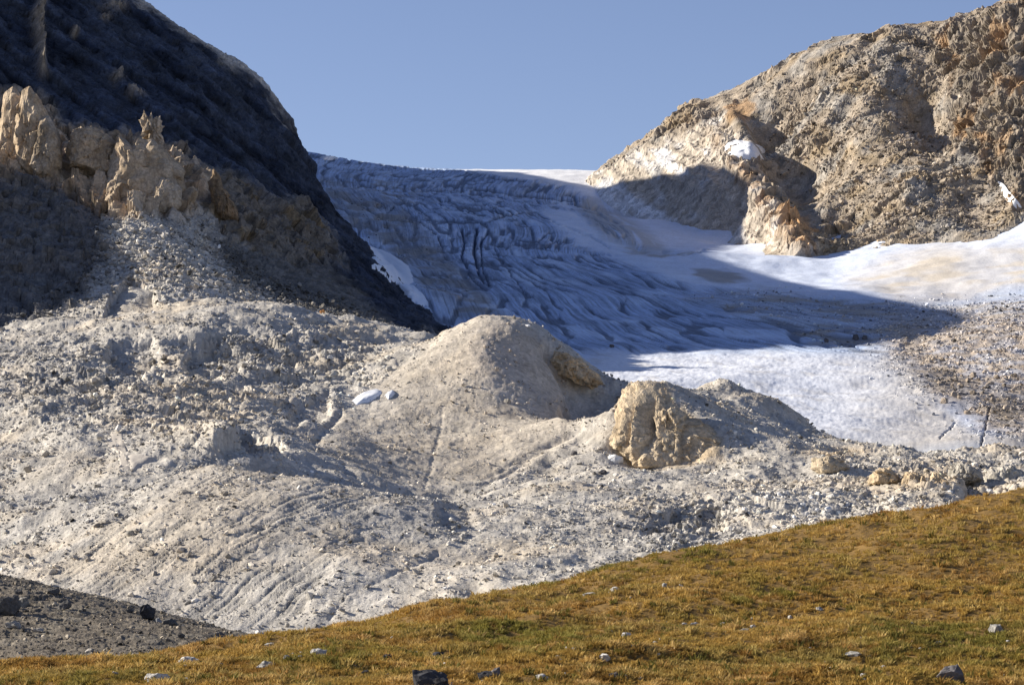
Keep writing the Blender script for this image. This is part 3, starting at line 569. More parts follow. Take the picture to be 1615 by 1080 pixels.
def scatter(name, pos, scale, col, label, cat, sources, mat):
    """one heap of loose stones (or tufts): points that carry size, turn and colour; a node tree sets a piece on each"""
    n = len(pos); me = bpy.data.meshes.new(name); me.vertices.add(n); me.vertices.foreach_set('co', np.asarray(pos, np.float32).ravel())
    def put(nm, typ, arr, key):
        a = me.attributes.new(nm, typ, 'POINT'); a.data.foreach_set(key, np.ascontiguousarray(arr).ravel())
    put('size', 'FLOAT_VECTOR', np.asarray(scale[0], np.float32), 'vector'); put('turn', 'FLOAT_VECTOR', np.asarray(scale[1], np.float32), 'vector')
    c4 = np.ones((n, 4), np.float32); c4[:, :3] = np.clip(col, 0, 1); put('col', 'FLOAT_COLOR', c4, 'color')
    put('which', 'INT', RNG.integers(0, len(sources), n).astype(np.int32), 'value')
    me.update(); o = bpy.data.objects.new(name, me); SC.collection.objects.link(o)
    g = bpy.data.node_groups.new(name, 'GeometryNodeTree'); g.interface.new_socket('Geometry', in_out='INPUT', socket_type='NodeSocketGeometry'); g.interface.new_socket('Geometry', in_out='OUTPUT', socket_type='NodeSocketGeometry')
    N = g.nodes; K = g.links; gi = N.new('NodeGroupInput'); go = N.new('NodeGroupOutput'); iop = N.new('GeometryNodeInstanceOnPoints')
    g2i = N.new('GeometryNodeGeometryToInstance')
    for s in reversed(sources):
        oi = N.new('GeometryNodeObjectInfo'); oi.inputs['Object'].default_value = s; oi.inputs['As Instance'].default_value = True; K.new(oi.outputs['Geometry'], g2i.inputs[0])
    def na(nm, dt):
        a = N.new('GeometryNodeInputNamedAttribute'); a.data_type = dt; a.inputs['Name'].default_value = nm; return a.outputs['Attribute']
    K.new(gi.outputs[0], iop.inputs['Points']); K.new(g2i.outputs[0], iop.inputs['Instance']); iop.inputs['Pick Instance'].default_value = True
    K.new(na('which', 'INT'), iop.inputs['Instance Index']); K.new(na('size', 'FLOAT_VECTOR'), iop.inputs['Scale'])
    e2r = N.new('FunctionNodeEulerToRotation'); K.new(na('turn', 'FLOAT_VECTOR'), e2r.inputs[0]); K.new(e2r.outputs[0], iop.inputs['Rotation'])
    K.new(iop.outputs[0], go.inputs[0]); md = o.modifiers.new('set', 'NODES'); md.node_group = g
    return stuff(o, label, cat)
SRC = bpy.data.collections.new('pieces')       # source pieces, not part of the place itself
def source(name, me):
    o = bpy.data.objects.new(name, me); SRC.objects.link(o); return o
STONES = [source('stone_piece', hull_mesh('stone', 200+i, 13+i % 4, (1, .85, .62), boxy=.4, mat=M_STONE_I)) for i in range(8)]
def stones_on(name, grid, n, size, weight, label, cmul=1.0, box=(-80, 1760, 0, 1080), pw=.5, smax=4.0, cvar=.35):
    X, Y, Z, C = grid[:4]; px, py = proj(X, Y, Z)
    wt = np.clip(weight, 0, None)*((px > box[0]) & (px < box[1]) & (py > box[2]) & (py < box[3])); wt = wt.ravel().astype(np.float64); wt /= wt.sum()
    i = RNG.choice(len(wt), n, p=wt); V = np.stack([X, Y, Z], -1).reshape(-1, 3)[i].astype(np.float64)
    s = np.minimum(size*(1-RNG.random(n))**-pw, smax)
    V[:, 0] += RNG.normal(0, .6, n)*s; V[:, 1] += RNG.normal(0, .6, n)*s; V[:, 2] += .18*s
    sz = s[:, None]*(.7+.6*RNG.random((n, 3))); tr = RNG.random((n, 3))*np.array([.7, .7, 6.28])
    col = C.reshape(-1, 3)[i]*cmul*(1+cvar*RNG.normal(size=(n, 1)))
    col = np.clip(col, .02, .8)
    return scatter(name, V, (sz, tr), col, label, 'rubble', STONES, M_STONE_I)
one = np.ones_like
_, _, _, _, rocky, slope, smooth = MGRID
pxm, pym = proj(*MGRID[:3]); thin = 1-.55*np.maximum(slope, smooth)
thin = thin*(1-.35*MGRID[6]); cl = sstep(-.3, .6, fbm(MGRID[0]/25, MGRID[1]/25, 0, 3, 131))
stones_on('moraine_rubble', MGRID, 60000, .34, (.25+cl)*thin*(1+rocky), 'loose pale stones strewn over the moraine', 1.05, pw=.45, smax=1.7)
stones_on('fine_rubble', MGRID, 30000, .2, .5+cl, 'fine gravel and small stones over the mounds', 1.0, pw=.5, smax=.9)
stones_on('moraine_blocks', MGRID, 3200, .8, (rocky*1.2+.12*cl)*thin, 'larger broken blocks among the moraine rubble', 1.0, pw=.42, smax=2.6)
pxl, pyl = proj(*LGRID[:3]); lit = poly_mask(pxl, pyl, [(150,340),(330,350),(420,440),(560,490),(640,530),(300,640),(-50,650),(-50,520),(60,480),(130,420)], 15)
stones_on('scree_rubble', LGRID, 12000, .6, lit, 'loose stones on the scree below the cliffs', 1.0, pw=.45, smax=3.0)
pxr, pyr = proj(*RGRID[:3])
stones_on('mountain_rubble', RGRID, 12000, .9, poly_mask(pxr, pyr, [(1200,140),(1430,70),(1500,60),(1615,120),(1615,390),(1280,390),(1320,330),(1210,240)], 20), 'broken rock covering the right mountain face', 1.0, pw=.4, smax=4.0)
rd, fl_, db = GGRID[4:]
stones_on('glacier_rubble', GGRID, 17000, .36, rd**1.5*(.3+sstep(-.4, .4, fbm(GGRID[0]/30, GGRID[1]/30, 0, 3, 133)))+fl_*.2+db*.04, 'stones strewn over the dirty ice on the right', 1.0, pw=.5, smax=2.2)
stones_on('shoulder_rubble', DGRID, 9000, .055, one(DGRID[0]), 'loose stones over the dark rubble shoulder', 1.25, pw=.5, smax=.35, cvar=.5)

# ------------------------------------------------------------------ placing by looking
bpy.context.view_layer.update()
def hit(px, py, objs):
    dx, dy, dz = [float(v) for v in ray(px, py)]; d = Vector((dx, dy, dz)).normalized(); best = None
    for o in objs:
        ok, loc, nrm, _ = o.ray_cast(Vector((0, 0, 0)), d)
        if ok and (best is None or loc.length < best[0].length): best = (loc.copy(), nrm.copy())
    return best
LAND = [left_mountain, right_mountain, glacier, moraine]
ROCKMESH = [hull_mesh('rock', 300+i, 20, (1, .8, .62), 2, .07, .5, M_STONE) for i in range(10)]
M_STONE_NEAR = rock_material('near_stone', 'OBJ', bump=(3, .7), var=.45, scale=6.0)
NEARMESH = [hull_mesh('rock', 330+i, 22, (1, .8, .7), 3, .09, .5, M_STONE_NEAR) for i in range(10)]
def rock(name, px, py, w_, h_, objs, col, label, cat, group=None, meshes=ROCKMESH, sink=.25, rz=None, tilt=None):
    """a rock whose foot stands at the place seen at (px, py+h/2)"""
    r = hit(px, py+h_*.35, objs)
    if r is None: return None
    p = r[0]; mpp = p.y/FPX; me = random.choice(meshes)
    o = bpy.data.objects.new(name, me); SC.collection.objects.link(o)
    bx = [v for v in me.vertices]; wx = max(v.co.x for v in bx)-min(v.co.x for v in bx); hz = max(v.co.z for v in bx)-min(v.co.z for v in bx)
    sx = w_*mpp/wx; sz = h_*mpp/hz*(1+sink)
    o.scale = (sx, max(sx*.8, sz*.6), sz); o.rotation_euler = (random.uniform(-.1, .1), tilt if tilt is not None else random.uniform(-.12, .12), rz if rz is not None else random.uniform(-.5, .5))
    o.location = (p.x, p.y+sx*.3, p.z+h_*mpp*(.5-sink*.5)); o.color = (*col, 1)
    return tag(o, label, cat, group)
def outline_rock(name, poly, Y, thick, col, label, cat, mat, seed, tilt=.25, rough=1.0, rings=14, segs=72, flat=4.5, fcell=6.0, cleft=()):
    """a crag with the outline seen, at its own distance, with real thickness in front and behind"""
    P = np.array(poly, float); c = P.mean(0); seg = np.linalg.norm(np.roll(P, -1, 0)-P, axis=1); cum = np.concatenate([[0], np.cumsum(seg)]); t = np.linspace(0, cum[-1], segs, endpoint=False)
    Q = np.concatenate([P, P[:1]]); bx = np.interp(t, cum, Q[:, 0]); by = np.interp(t, cum, Q[:, 1])
    V = []; rr = np.linspace(0, 1, rings+1)[1:]**.8
    cw = at(c[0], c[1], Y); mpp = Y/FPX
    def pt(r, k, side):
        x = (c[0]+r*(bx[k]-c[0])); y = c[1]+r*(by[k]-c[1]); w0 = at(x, y, Y); pr = (1-r**flat)
        return (w0[0], w0[1]+tilt*(w0[2]-cw[2])-side*thick*pr, w0[2])
    V.append((cw[0], cw[1]-thick, cw[2]))
    for r in rr:
        for k in range(segs): V.append(pt(r, k, 1))
    nf = len(V)
    for r in rr[:-1]:
        for k in range(segs): V.append(pt(r, k, -1))
    V.append((cw[0], cw[1]+thick, cw[2])); V = np.array(V, np.float32); F = []
    R = lambda i, k: 1+i*segs+(k % segs)
    B = lambda i, k: (nf+i*segs+(k % segs)) if i < rings-1 else R(rings-1, k)
    for k in range(segs):
        F.append((0, R(0, k+1), R(0, k))); F.append((len(V)-1, B(0, k), B(0, k+1)))
        for i in range(rings-1):
            F.append((R(i, k), R(i, k+1), R(i+1, k+1), R(i+1, k))); F.append((B(i, k+1), B(i, k), B(i+1, k), B(i+1, k+1)))
    x, y, z = V.T; q = fcell
    d = 1.3*cells(x/q, y/q, z/(q*2.6), seed)[2]+.65*cells(x/(q*.35), y/(q*.35), z/(q*.6), seed+1)[2]+1.0*ridged(x/(q*1.4), y/(q*1.4), z/(q*7), 3, seed)+.4*fbm(x/(q*.5), y/(q*.5), z/(q*.5), 3, seed)
    d = d*rough; vpx, vpy = proj(x, y, z)
    for ln, wd, dp in cleft: d = d-dp*np.exp(-(line_dist(vpx, vpy, ln)/wd)**2)
    cc = V-np.array([cw[0], cw[1]+tilt*(z-cw[2]).mean(), cw[2]]); cc[:, 1] *= 2.0; cc /= np.linalg.norm(cc, axis=1)[:, None]+1e-6
    V = V+cc*d[:, None].astype(np.float32)
    me = bpy.data.meshes.new(name); me.from_pydata([tuple(map(float, v)) for v in V], [], F); me.materials.append(mat)
    a = me.attributes.new('Col', 'FLOAT_COLOR', 'POINT'); v1 = sstep(-.4, .5, fbm(x/(q*1.2), y/(q*1.2), z/(q*2), 4, seed+3))[:, None]
    C = np.ones((len(V), 4), np.float32); C[:, :3] = np.array(col[0])*(1-v1)+np.array(col[1])*v1; a.data.foreach_set('color', C.ravel())
    o = bpy.data.objects.new(name, me); SC.collection.objects.link(o)
    # origin at the middle of the crag
    m = Vector((cw[0], cw[1], cw[2])); me.transform(Matrix.Translation(-m)); o.location = m
    return tag(o, label, cat)
M_CRAG = rock_material('crag_rock', 'Col', bump=(4, 1.0), var=.4)
def snow_patch(name, poly, objs, thick, col, label, rings=9, segs=44):
    P = np.array(poly, float); c = P.mean(0); seg = np.linalg.norm(np.roll(P, -1, 0)-P, axis=1); cum = np.concatenate([[0], np.cumsum(seg)]); t = np.linspace(0, cum[-1], segs, endpoint=False)
    Q = np.concatenate([P, P[:1]]); bx = np.interp(t, cum, Q[:, 0])+RNG.normal(0, 1.2, segs); by = np.interp(t, cum, Q[:, 1])+RNG.normal(0, .9, segs)
    V = []; F = []
    def drop(x, y, r):
        h = None
        while h is None: h = hit(x, y, objs); y += 2
        p = h[0]; return Vector((p.x, p.y, p.z))+Vector((0, -.4, 1)).normalized()*(thick*(1-r**4)-.5*thick*r**6)
    V.append(drop(c[0], c[1], 0))
    for i in range(1, rings+1):
        r = (i/rings)**.8
        for k in range(segs): V.append(drop(c[0]+r*(bx[k]-c[0]), c[1]+r*(by[k]-c[1]), r))
    for it in range(2):     # settle the snow: even out the ground's roughness
        V2 = [v.copy() for v in V]
        for i in range(rings-1):
            for k in range(segs):
                a = 1+i*segs+k; nb = [1+i*segs+(k+1) % segs, 1+i*segs+(k-1) % segs, 1+(i+1)*segs+k, (1+(i-1)*segs+k) if i else 0]
                m_ = sum((V[b] for b in nb), Vector())/4; V2[a] = V[a]*.4+m_*.6
        V = V2
    for k in range(segs):
        F.append((0, 1+k, 1+(k+1) % segs))
        for i in range(rings-1): F.append((1+i*segs+k, 1+(i+1)*segs+k, 1+(i+1)*segs+(k+1) % segs, 1+i*segs+(k+1) % segs))
    me = bpy.data.meshes.new(name); me.from_pydata([tuple(v) for v in V], [], F); me.materials.append(M_SNOW); me.shade_smooth()
    o = bpy.data.objects.new(name, me); SC.collection.objects.link(o); o.color = (*col, 1)
    bm = bmesh.new(); bm.from_mesh(me); bmesh.ops.recalc_face_normals(bm, faces=bm.faces); bm.to_mesh(me); bm.free()
    return tag(o, label, 'snow patch')
W_ = (.80, .82, .86)
snow_patch('snow_patch', [(1142,224),(1160,218),(1182,222),(1208,232),(1207,252),(1190,253),(1165,250),(1146,242)], LAND, 2.5, W_, 'small snow patch high on the right mountain beside the ragged spur')
snow_patch('snow_patch', [(580,386),(602,392),(628,405),(648,420),(656,446),(636,456),(610,440),(588,422)], LAND, 3, (.72,.78,.88), 'upper pale ice strip at the foot of the dark left mountain')
snow_patch('snow_patch', [(622,444),(650,448),(672,468),(680,484),(660,484),(640,466)], LAND, 3, (.66,.74,.88), 'lower cracked ice strip at the foot of the dark left mountain')
snow_patch('snow_patch', [(553,632),(570,620),(598,612),(606,618),(590,632),(562,640)], LAND, 1.8, W_, 'larger white snow patch left of the central mound')
snow_patch('snow_patch', [(606,624),(618,615),(625,620),(612,631)], LAND, 1.5, W_, 'smaller white snow patch left of the central mound')
snow_patch('snow_patch', [(164,700),(174,680),(192,678),(200,706),(206,738),(192,744),(184,714)], LAND, .7, (.44,.40,.35), 'upright dirty cream snow bank at the foot of the left slope')
snow_patch('snow_patch', [(200,716),(225,715),(250,721),(226,734),(204,744)], LAND, .7, (.46,.42,.37), 'flat cream snow strip right of the upright cream bank')
snow_patch('snow_patch', [(1570,280),(1582,290),(1600,312),(1614,328),(1604,332),(1584,312)], LAND, 2.5, W_, 'narrow snow gully at the right edge of the mountain')
snow_patch('snow_patch', [(503,249),(520,246),(536,250),(530,253),(510,252)], LAND, 3, (.86,.86,.86), 'small sunlit snow cap on the skyline by the dark flank')

# tan crags along the head of the left scree
TAN = ((.50, .40, .29), (.40, .30, .20)); TAN2 = ((.44, .36, .27), (.30, .235, .165))
outline_rock('rock_tower', [(2,215),(6,150),(18,138),(38,160),(48,200),(46,260),(62,285),(40,285),(12,262),(0,240)], 2342, 13, TAN, 'leftmost tan rock tower at the picture edge', 'rock tower', M_CRAG, 401, rough=2.2, tilt=.15, fcell=13, flat=9)
outline_rock('rock_tower', [(24,215),(36,150),(46,140),(62,160),(74,195),(70,250),(58,285),(48,282),(30,250)], 2326, 13, TAN, 'pointed tan rock tower with a bright left edge', 'rock tower', M_CRAG, 402, rough=2.2, tilt=.15, fcell=13, flat=9)
outline_rock('rock_tower', [(56,230),(64,190),(76,186),(90,210),(96,250),(84,280),(62,280),(52,262)], 2316, 11, TAN2, 'round topped tan rock tower right of the pointed one', 'rock tower', M_CRAG, 403, rough=2.0, tilt=.15, fcell=13, flat=9)
outline_rock('rock_crag', [(110,235),(118,205),(150,203),(172,222),(184,240),(186,280),(168,290),(140,270),(112,262)], 2322, 13, TAN, 'rubbly tan crag between the towers and the big block', 'crag', M_CRAG, 404, rough=2.6, tilt=.2, fcell=12, flat=8)
outline_rock('rock_crag', [(172,300),(180,250),(188,216),(200,224),(212,236),(216,222),(240,220),(262,240),(286,268),(292,300),(270,330),(220,335),(185,325)], 2304, 15, ((.46,.37,.27),(.37,.285,.195)), 'largest tan rock block on the left mountain', 'crag', M_CRAG, 405, rough=2.2, tilt=.25, fcell=14, flat=8)
outline_rock('rock_boulder', [(238,320),(242,296),(256,280),(274,282),(284,300),(282,325),(264,344),(246,338)], 2284, 9, ((.48,.40,.31),(.36,.29,.21)), 'rounded tan boulder leaning on the largest tan block', 'boulder', M_CRAG, 406, rough=1.1)
outline_rock('rock_stack', [(222,192),(227,176),(233,186),(238,180),(241,190),(246,184),(254,200),(250,212),(258,235),(252,255),(230,255),(236,222)], 2345, 4, TAN2, 'small knobbly rock stack above the largest tan block', 'rock stack', M_CRAG, 407, rough=2.2, fcell=3.5)
outline_rock('rock_rib', [(330,290),(336,266),(346,276),(352,300),(372,330),(378,350),(360,352),(342,330)], 2312, 7, ((.28,.19,.11),(.20,.15,.10)), 'brown pointed rib beside the dark apron', 'rock rib', M_CRAG, 409, rough=1.8)
# ochre outcrops on the moraine
OC = ((.56, .44, .29), (.46, .35, .225))
outline_rock('rock_outcrop', [(966,702),(974,660),(986,615),(1004,598),(1032,602),(1050,632),(1085,655),(1120,676),(1144,704),(1130,736),(1090,748),(1050,750),(1005,736)], 1634, 9, ((.55,.45,.32),(.47,.37,.25)), 'big ochre outcrop with a dark cleft standing in the moraine', 'outcrop', M_CRAG, 411, rough=1.5, tilt=.75, fcell=8, flat=8, rings=34, segs=150, cleft=[([(1030,628),(1022,655),(1028,690),(1018,706)], 6, 7), ([(1000,610),(996,660),(990,700)], 4, 3), ([(1085,660),(1075,700),(1080,735)], 5, 2.5)])
outline_rock('rock_outcrop', [(872,570),(880,555),(896,558),(918,574),(940,590),(948,604),(930,612),(905,600),(882,585)], 1842, 9, OC, 'small ochre outcrop on the shaded side of the central mound', 'outcrop', M_CRAG, 413, rough=1.5, tilt=.5)
outline_rock('rock_boulder', [(1280,738),(1286,724),(1305,720),(1328,726),(1338,738),(1322,748),(1292,748)], 1560, 8, ((.50,.42,.30),(.44,.36,.26)), 'wide tan boulder below the end of the sunlit ice', 'boulder', M_CRAG, 414, rough=.8, tilt=.7)
for i, (a, b, c_, d_, nm) in enumerate([(1395,752,44,26,'first'),(1440,760,40,28,'second'),(1478,768,36,32,'third'),(1520,745,50,26,''),(1585,752,60,34,'')]):
    lab = ['leftmost tan lump in the row above the grass crest', 'tan lump second from the left above the grass crest', 'tan lump third from the left, nearest the grass crest', 'grey ledge block casting dark shade above the grass crest', 'pale slab sloping at the right edge above the grass'][i]
    outline_rock('rock_lump', [(a-c_/2,b+d_*.4),(a-c_*.42,b-d_*.1),(a-c_*.15,b-d_*.5),(a+c_*.2,b-d_*.42),(a+c_*.48,b-d_*.05),(a+c_*.5,b+d_*.4),(a,b+d_*.55)], 1478-i*6 if i < 3 else 1505+i*12, 7, OC if i < 3 else ((.45,.42,.37),(.38,.35,.30)), lab, 'rock', M_CRAG, 420+i, rough=1.3, tilt=.5)
# ------------------------------------------------------------------ boulders one can pick out
DK = (.10, .095, .09); PG = (.48, .46, .42); BG = (.30, .28, .25)
for a in [(230,968,26,24,(.05,.05,.055),'square black boulder on the crest of the dark shoulder',0.02),(268,982,26,12,DK,'low dark boulder right of the square black one',None),(250,979,10,8,(.3,.3,.3),'small grey stone at the foot of the square black boulder',None),
          (347,1004,24,13,DK,'dark boulder near the end of the shoulder crest',None),(14,958,30,36,DK,'tall dark slab near the left edge of the shoulder',.5),(36,952,18,16,(.2,.19,.17),'grey brown stone right of the tall dark slab',None),
          (84,933,22,10,DK,'dark boulder breaking the shoulder skyline',None),(100,957,28,14,DK,'tilted dark slab in the middle of the shoulder',-.5),(20,986,26,12,BG,'grey boulder low at the left edge of the shoulder',None),(28,934,14,8,DK,'small dark boulder on the skyline near the left edge',None),
          (140,1026,18,7,BG,'flat grey stone low on the dark shoulder',None),(205,963,10,8,DK,'small dark block left of the square black boulder',None),(285,1003,12,8,DK,'small dark block in the middle of the shoulder slope',None),(60,994,18,8,BG,'grey stone right of the low left boulder',None)]:
    rock('boulder', a[0], a[1], a[2], a[3], [dark_moraine], a[4], a[5], 'boulder', 'boulders on the dark shoulder', NEARMESH, rz=(.1 if 'square' in a[5] else None), tilt=a[6])
for a in [(205,842,16,10,'lone boulder on the left of the gullied scree'),(1303,537,8,8,'dark boulder at the tip of the glacier shadow'),(1350,533,10,9,'dark boulder on the lit ice past the shadow tip'),(1364,533,8,7,'small dark boulder beside the one past the shadow tip'),
          (965,546,8,6,'dark stone at the upper edge of the sunlit ice'),(800,633,12,8,'brown boulder on the front of the central mound'),(905,715,10,8,'dark block below the central mound'),(950,745,14,8,'dark block left below the ochre outcrop')]:
    rock('boulder', a[0], a[1], a[2], a[3], LAND, BG if 'dark' not in a[4] else (.13,.12,.12), a[4], 'boulder', 'lone boulders')
rock('ice_block', 970, 724, 24, 14, LAND, (.75,.74,.72), 'whitish block left of the foot of the ochre outcrop', 'block')
rock('boulder', 508, 492, 9, 7, LAND, (.55,.27,.10), 'small orange boulder at the edge of the shaded apron', 'boulder')
r2 = np.random.default_rng(99); k = 0
zones = [((390,560),(70,32),40,'the dark rock jumble',BG),((545,575),(70,35),36,'the rubble left of the mound',PG),((110,610),(110,45),40,'the left edge rubble slope',BG),
         ((300,655),(80,32),30,'the creamy rubble',(.54,.48,.39)),((1090,825),(55,20),30,'the rough ground above the grass',BG),((1540,600),(60,55),44,'the right ice debris',(.34,.28,.22)),
         ((250,430),(60,55),36,'the scree below the crags',PG),((1250,795),(90,18),24,'the pale slope above the grass',(.60,.58,.55))]
for (cx_, cy_), (sx, sy), n, zone, cc in zones:
    seen = {}
    for i in range(n):
        u_, v_ = r2.uniform(-1, 1, 2)
        if u_*u_+v_*v_ > 1.3: continue
        pos = {(-1,-1):'upper left', (0,-1):'top', (1,-1):'upper right', (-1,0):'left side', (0,0):'middle', (1,0):'right side', (-1,1):'lower left', (0,1):'bottom', (1,1):'lower right'}[(int(round(u_*1.2)), int(round(v_*1.2)))]
        q_ = seen.get(pos, 0); seen[pos] = q_+1
        if q_ > 8: continue
        s = (11, 8, 5.5)[q_ % 3]*r2.uniform(.92, 1.1); tone, v = (('plain', 1.0), ('paler', 1.3), ('darker', .68))[(q_//3) % 3]; szn = ('large', 'medium', 'small')[q_ % 3]
        rock('rock_block', cx_+u_*sx, cy_+v_*sy, s, s*r2.uniform(.55, .8), LAND, tuple(min(c*v, .7) for c in cc), f'{szn} {tone} rock block at the {pos} of {zone}', 'rock', 'blocks in '+zone)

# ------------------------------------------------------------------ stones on the grass
GS = [(295,1044,38,13,'white and dark stone beside the lower left of the grass hill'),(250,1072,44,15,'jagged white topped stone at the bottom left'),(420,1050,30,12,'pale slanting slab left of centre on the grass'),(452,1040,13,10,'small grey stone right of the pale slanting slab'),
 (501,1031,26,12,'notched white stone upslope of the slanting slab'),(425,1017,16,5,'flat pale stone near the left grass crest'),(347,1048,10,5,'tiny flat stone left of the slanting slab'),(474,1036,10,5,'flat stone between the grey and the notched stones'),(576,1062,14,9,'white stone low in the grass left of the big dark rock'),
 (611,1037,15,9,'squarish white stone above the big dark rock'),(691,1036,20,13,'pale tilted stone above the right of the big dark rock'),(612,1066,10,6,'small stone left of the big dark rock'),(624,1073,12,7,'pale stone touching the left of the big dark rock'),
 (676,1078,58,30,'big dark rock cut by the bottom edge'),(766,1068,26,14,'white pair stone right of the big dark rock'),(783,1064,16,18,'dark pointed stone behind the white pair stone'),(857,1069,24,9,'low white stone at the bottom centre'),
 (953,1038,17,10,'cracked white stone right of centre'),(988,1002,15,8,'white stone upslope of the cracked one'),(970,1066,20,10,'dark stone at the bottom right of centre'),(986,1068,9,6,'small white stone next to the dark bottom stone'),
 (1097,984,16,5,'flat pale stone in the middle right grass'),(1080,984,9,4,'pale chip left of the flat pale stone'),(1175,996,18,9,'rubbly stone in the middle right grass'),(1188,988,10,5,'pale chip above the rubbly stone'),(1210,983,9,5,'pale chip right of the rubbly stone'),(1345,1031,32,7,'long flat stone low on the right grass'),
 (1500,1068,44,28,'dark rock with a pale left end at the bottom right'),(1575,993,24,13,'grey stone near the right edge'),(1481,1013,13,4,'flat chip left below the grey stone near the right edge'),(1293,960,12,5,'flat grey stone on the upper right grass'),(1340,967,8,4,'tiny pale stone right of the flat grey one'),
 (1247,973,7,5,'tiny upright pale stone on the right grass'),(1395,1054,14,7,'pale stone at the bottom right centre'),(1362,1066,10,7,'white stone at the bottom below the long flat stone'),(930,937,22,5,'flat pale slab near the middle of the crest'),(970,931,15,8,'tan stone right of the flat crest slab'),
 (637,1000,6,4,'lone white chip on the smooth grass left of centre'),(1590,1012,6,5,'white chip at the right edge'),(1048,923,8,6,'grey stone below the right crest'),(905,1024,8,5,'white chip left of the cracked stone'),(880,1036,8,5,'pale chip in the centre grass'),(822,1026,9,6,'grey stone in the centre grass'),(560,1050,8,4,'white chip left of the squarish stone'),
 (505,1054,7,4,'white chip below the notched stone'),(1010,1070,8,6,'pale chip at the bottom right of the dark stone'),(1150,1074,9,6,'white chip at the bottom edge'),(1250,1062,8,5,'pale chip at the bottom right centre grass'),(1450,1050,7,4,'pale chip left of the dark bottom right rock')]
for a in GS:
    c_ = (.05,.05,.055) if 'big dark' in a[4] else ((.13,.12,.12) if a[4].startswith('dark') else ((.48,.46,.43) if 'white' in a[4] else (.36,.345,.315)))
    rock('stone', a[0], a[1], a[2]*1.05, a[3]*1.15, [grass_hill], c_, a[4], 'stone', 'stones on the grass hill', NEARMESH, sink=.35)

# ------------------------------------------------------------------ grass
def grass_material():
    m = bpy.data.materials.new('dry_grass'); m.use_nodes = True; n = m.node_tree.nodes; l = m.node_tree.links; b = n['Principled BSDF']
    b.inputs['Roughness'].default_value = .75; b.inputs['Specular IOR Level'].default_value = .15
    c = n.new('ShaderNodeAttribute'); c.attribute_type = 'INSTANCER'; c.attribute_name = 'col'
    t = n.new('ShaderNodeBsdfTranslucent'); mx = n.new('ShaderNodeMixShader'); mx.inputs[0].default_value = .3
    l.new(c.outputs['Color'], b.inputs['Base Color']); l.new(c.outputs['Color'], t.inputs['Color'])
    l.new(b.outputs[0], mx.inputs[1]); l.new(t.outputs[0], mx.inputs[2]); l.new(mx.outputs[0], n['Material Output'].inputs['Surface']); return m
M_GRASS = grass_material()
def tuft(seed, nb=16):
    r = np.random.default_rng(seed); V = []; F = []
    for i in range(nb):
        a = r.uniform(0, 6.283); d = r.uniform(0, .5); x, y = d*math.cos(a), d*math.sin(a); h = r.uniform(.45, 1.0); b = r.uniform(0, 6.283); ln = r.uniform(.15, .7); w0 = r.uniform(.045, .09)
        dx, dy = math.cos(b), math.sin(b); ax = a+r.normal()*.8; lx, ly = math.cos(ax)*ln, math.sin(ax)*ln; k = len(V)
        V += [(x-dx*w0, y-dy*w0, -.1), (x+dx*w0, y+dy*w0, -.1), (x+lx*.4+dx*w0*.8, y+ly*.4+dy*w0*.8, h*.6), (x+lx*.4-dx*w0*.8, y+ly*.4-dy*w0*.8, h*.6), (x+lx, y+ly, h)]
        F += [(k, k+1, k+2, k+3), (k+3, k+2, k+4)]
    me = bpy.data.meshes.new('tuft'); me.from_pydata(V, [], F); me.materials.append(M_GRASS); return me
TUFTS = [source('grass_piece', tuft(500+i)) for i in range(6)]
n = 105000; u = RNG.random(n); Yr = 1/np.sqrt((1/104.0**2)*(1-u)+(1/222.0**2)*u); pxr_ = RNG.uniform(-150, 1775, n); Xg = (pxr_-CX)/FPX*Yr; Zg = hill_z(Xg.astype(np.float32), Yr.astype(np.float32))
ppx, ppy = proj(Xg, Yr, Zg); nz1 = fbm(Xg/5, Yr/9, 0, 4, 141); nz2 = fbm(Xg/1.3, Yr/2.2, 0, 3, 142); nz3 = fbm(Xg/14, Yr/14, 0, 3, 143)
gold = np.array([.44, .285, .075]); rust = np.array([.30, .155, .04]); oliv = np.array([.175, .165, .03]); straw = np.array([.52, .36, .15])
gcol = np.broadcast_to(gold, (n, 3)).copy()
def gm(c, m_):
    global gcol; gcol = gcol+(c-gcol)*np.clip(m_, 0, 1)[:, None]
gm(rust, sstep(0, .6, nz1)*.7); gm(straw, sstep(.1, .6, nz2+.5*nz3)*.65)
green = np.clip(.5*sstep(.1, .6, nz3)+blob(ppx, ppy, 1060, 885, 110, 22, -14)+blob(ppx, ppy, 1230, 940, 140, 22, -8)+blob(ppx, ppy, 820, 1010, 130, 22)+blob(ppx, ppy, 480, 1040, 110, 14, -5)+.7*blob(ppx, ppy, 1480, 860, 150, 30, -8)+.8*blob(ppx, ppy, 1500, 1020, 160, 40), 0, 1)
gm(oliv, np.clip(green*sstep(-.5, .3, nz2+.4*nz3)+.4*sstep(.15, .7, -nz1+.5*nz2), 0, 1)*.85)
gcol *= (.8+.4*RNG.random(n))[:, None]*(1+.25*nz2)[:, None]
sz = (.13+.16*RNG.random(n)**2)*(1+.7*np.clip(nz2, -.6, 1)); bare = sstep(.45, .75, fbm(Xg/2.2, Yr/3.5, 0, 3, 145)); sz *= 1-.5*bare
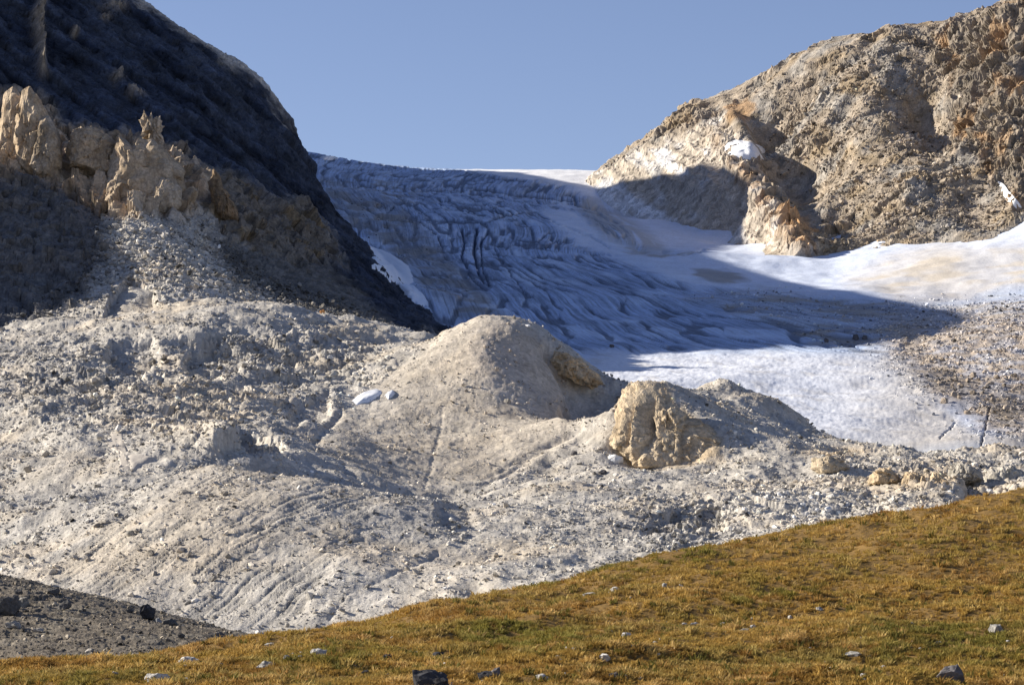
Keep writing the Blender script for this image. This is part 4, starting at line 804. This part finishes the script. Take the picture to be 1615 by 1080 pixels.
scatter('grass', np.stack([Xg, Yr, Zg], -1), (np.stack([sz*1.5, sz*1.5, sz], -1), np.stack([RNG.normal(0, .15, n), RNG.normal(0, .15, n), RNG.random(n)*6.28], -1)), gcol, 'dry golden and olive grass covering the foreground hill', 'grass', TUFTS, M_GRASS)

# coarser tussocks standing in the turf
n = 9000; u = RNG.random(n); Yr = 1/np.sqrt((1/104.0**2)*(1-u)+(1/222.0**2)*u); pxr_ = RNG.uniform(-120, 1740, n); Xg = (pxr_-CX)/FPX*Yr
cl2 = fbm(Xg/6, Yr/10, 0, 4, 151); k_ = cl2+.5*RNG.random(n) > .25; Xg = Xg[k_]; Yr = Yr[k_]; cl2 = cl2[k_]; n = len(Xg); Zg = hill_z(Xg.astype(np.float32), Yr.astype(np.float32))
tcol = np.where(RNG.random((n, 1)) < .55, np.array([[.15, .13, .03]]), np.where(RNG.random((n, 1)) < .5, np.array([[.27, .15, .04]]), np.array([[.45, .31, .11]])))*(.75+.5*RNG.random((n, 1)))
sz = .20+.22*RNG.random(n)**2
scatter('grass_tussocks', np.stack([Xg, Yr, Zg], -1), (np.stack([sz*1.6, sz*1.3, sz], -1), np.stack([RNG.normal(0, .2, n), RNG.normal(0, .2, n), RNG.random(n)*6.28], -1)), tcol, 'coarser olive and straw tussocks standing in the hill grass', 'grass', TUFTS, M_GRASS)

# chips of stone half hidden in the turf
n = 420; u = RNG.random(n); Yr = 1/np.sqrt((1/108.0**2)*(1-u)+(1/165.0**2)*u); pxr_ = RNG.uniform(150, 1600, n); Xg = (pxr_-CX)/FPX*Yr
k_ = fbm(Xg/4, Yr/6, 0, 3, 161)+.3*RNG.random(n) > .2; Xg = Xg[k_]; Yr = Yr[k_]; n = len(Xg); Zg = hill_z(Xg.astype(np.float32), Yr.astype(np.float32)); sz = .06+.10*RNG.random(n)**2
scatter('stone_chips', np.stack([Xg, Yr, Zg+.07], -1), (np.stack([sz*1.3, sz, sz], -1), RNG.random((n, 3))*np.array([.5, .5, 6.28])), np.array([[.44, .42, .385]])*(.7+.5*RNG.random((n, 1))), 'small pale stone chips half hidden in the hill turf', 'stones', STONES, M_STONE_I)
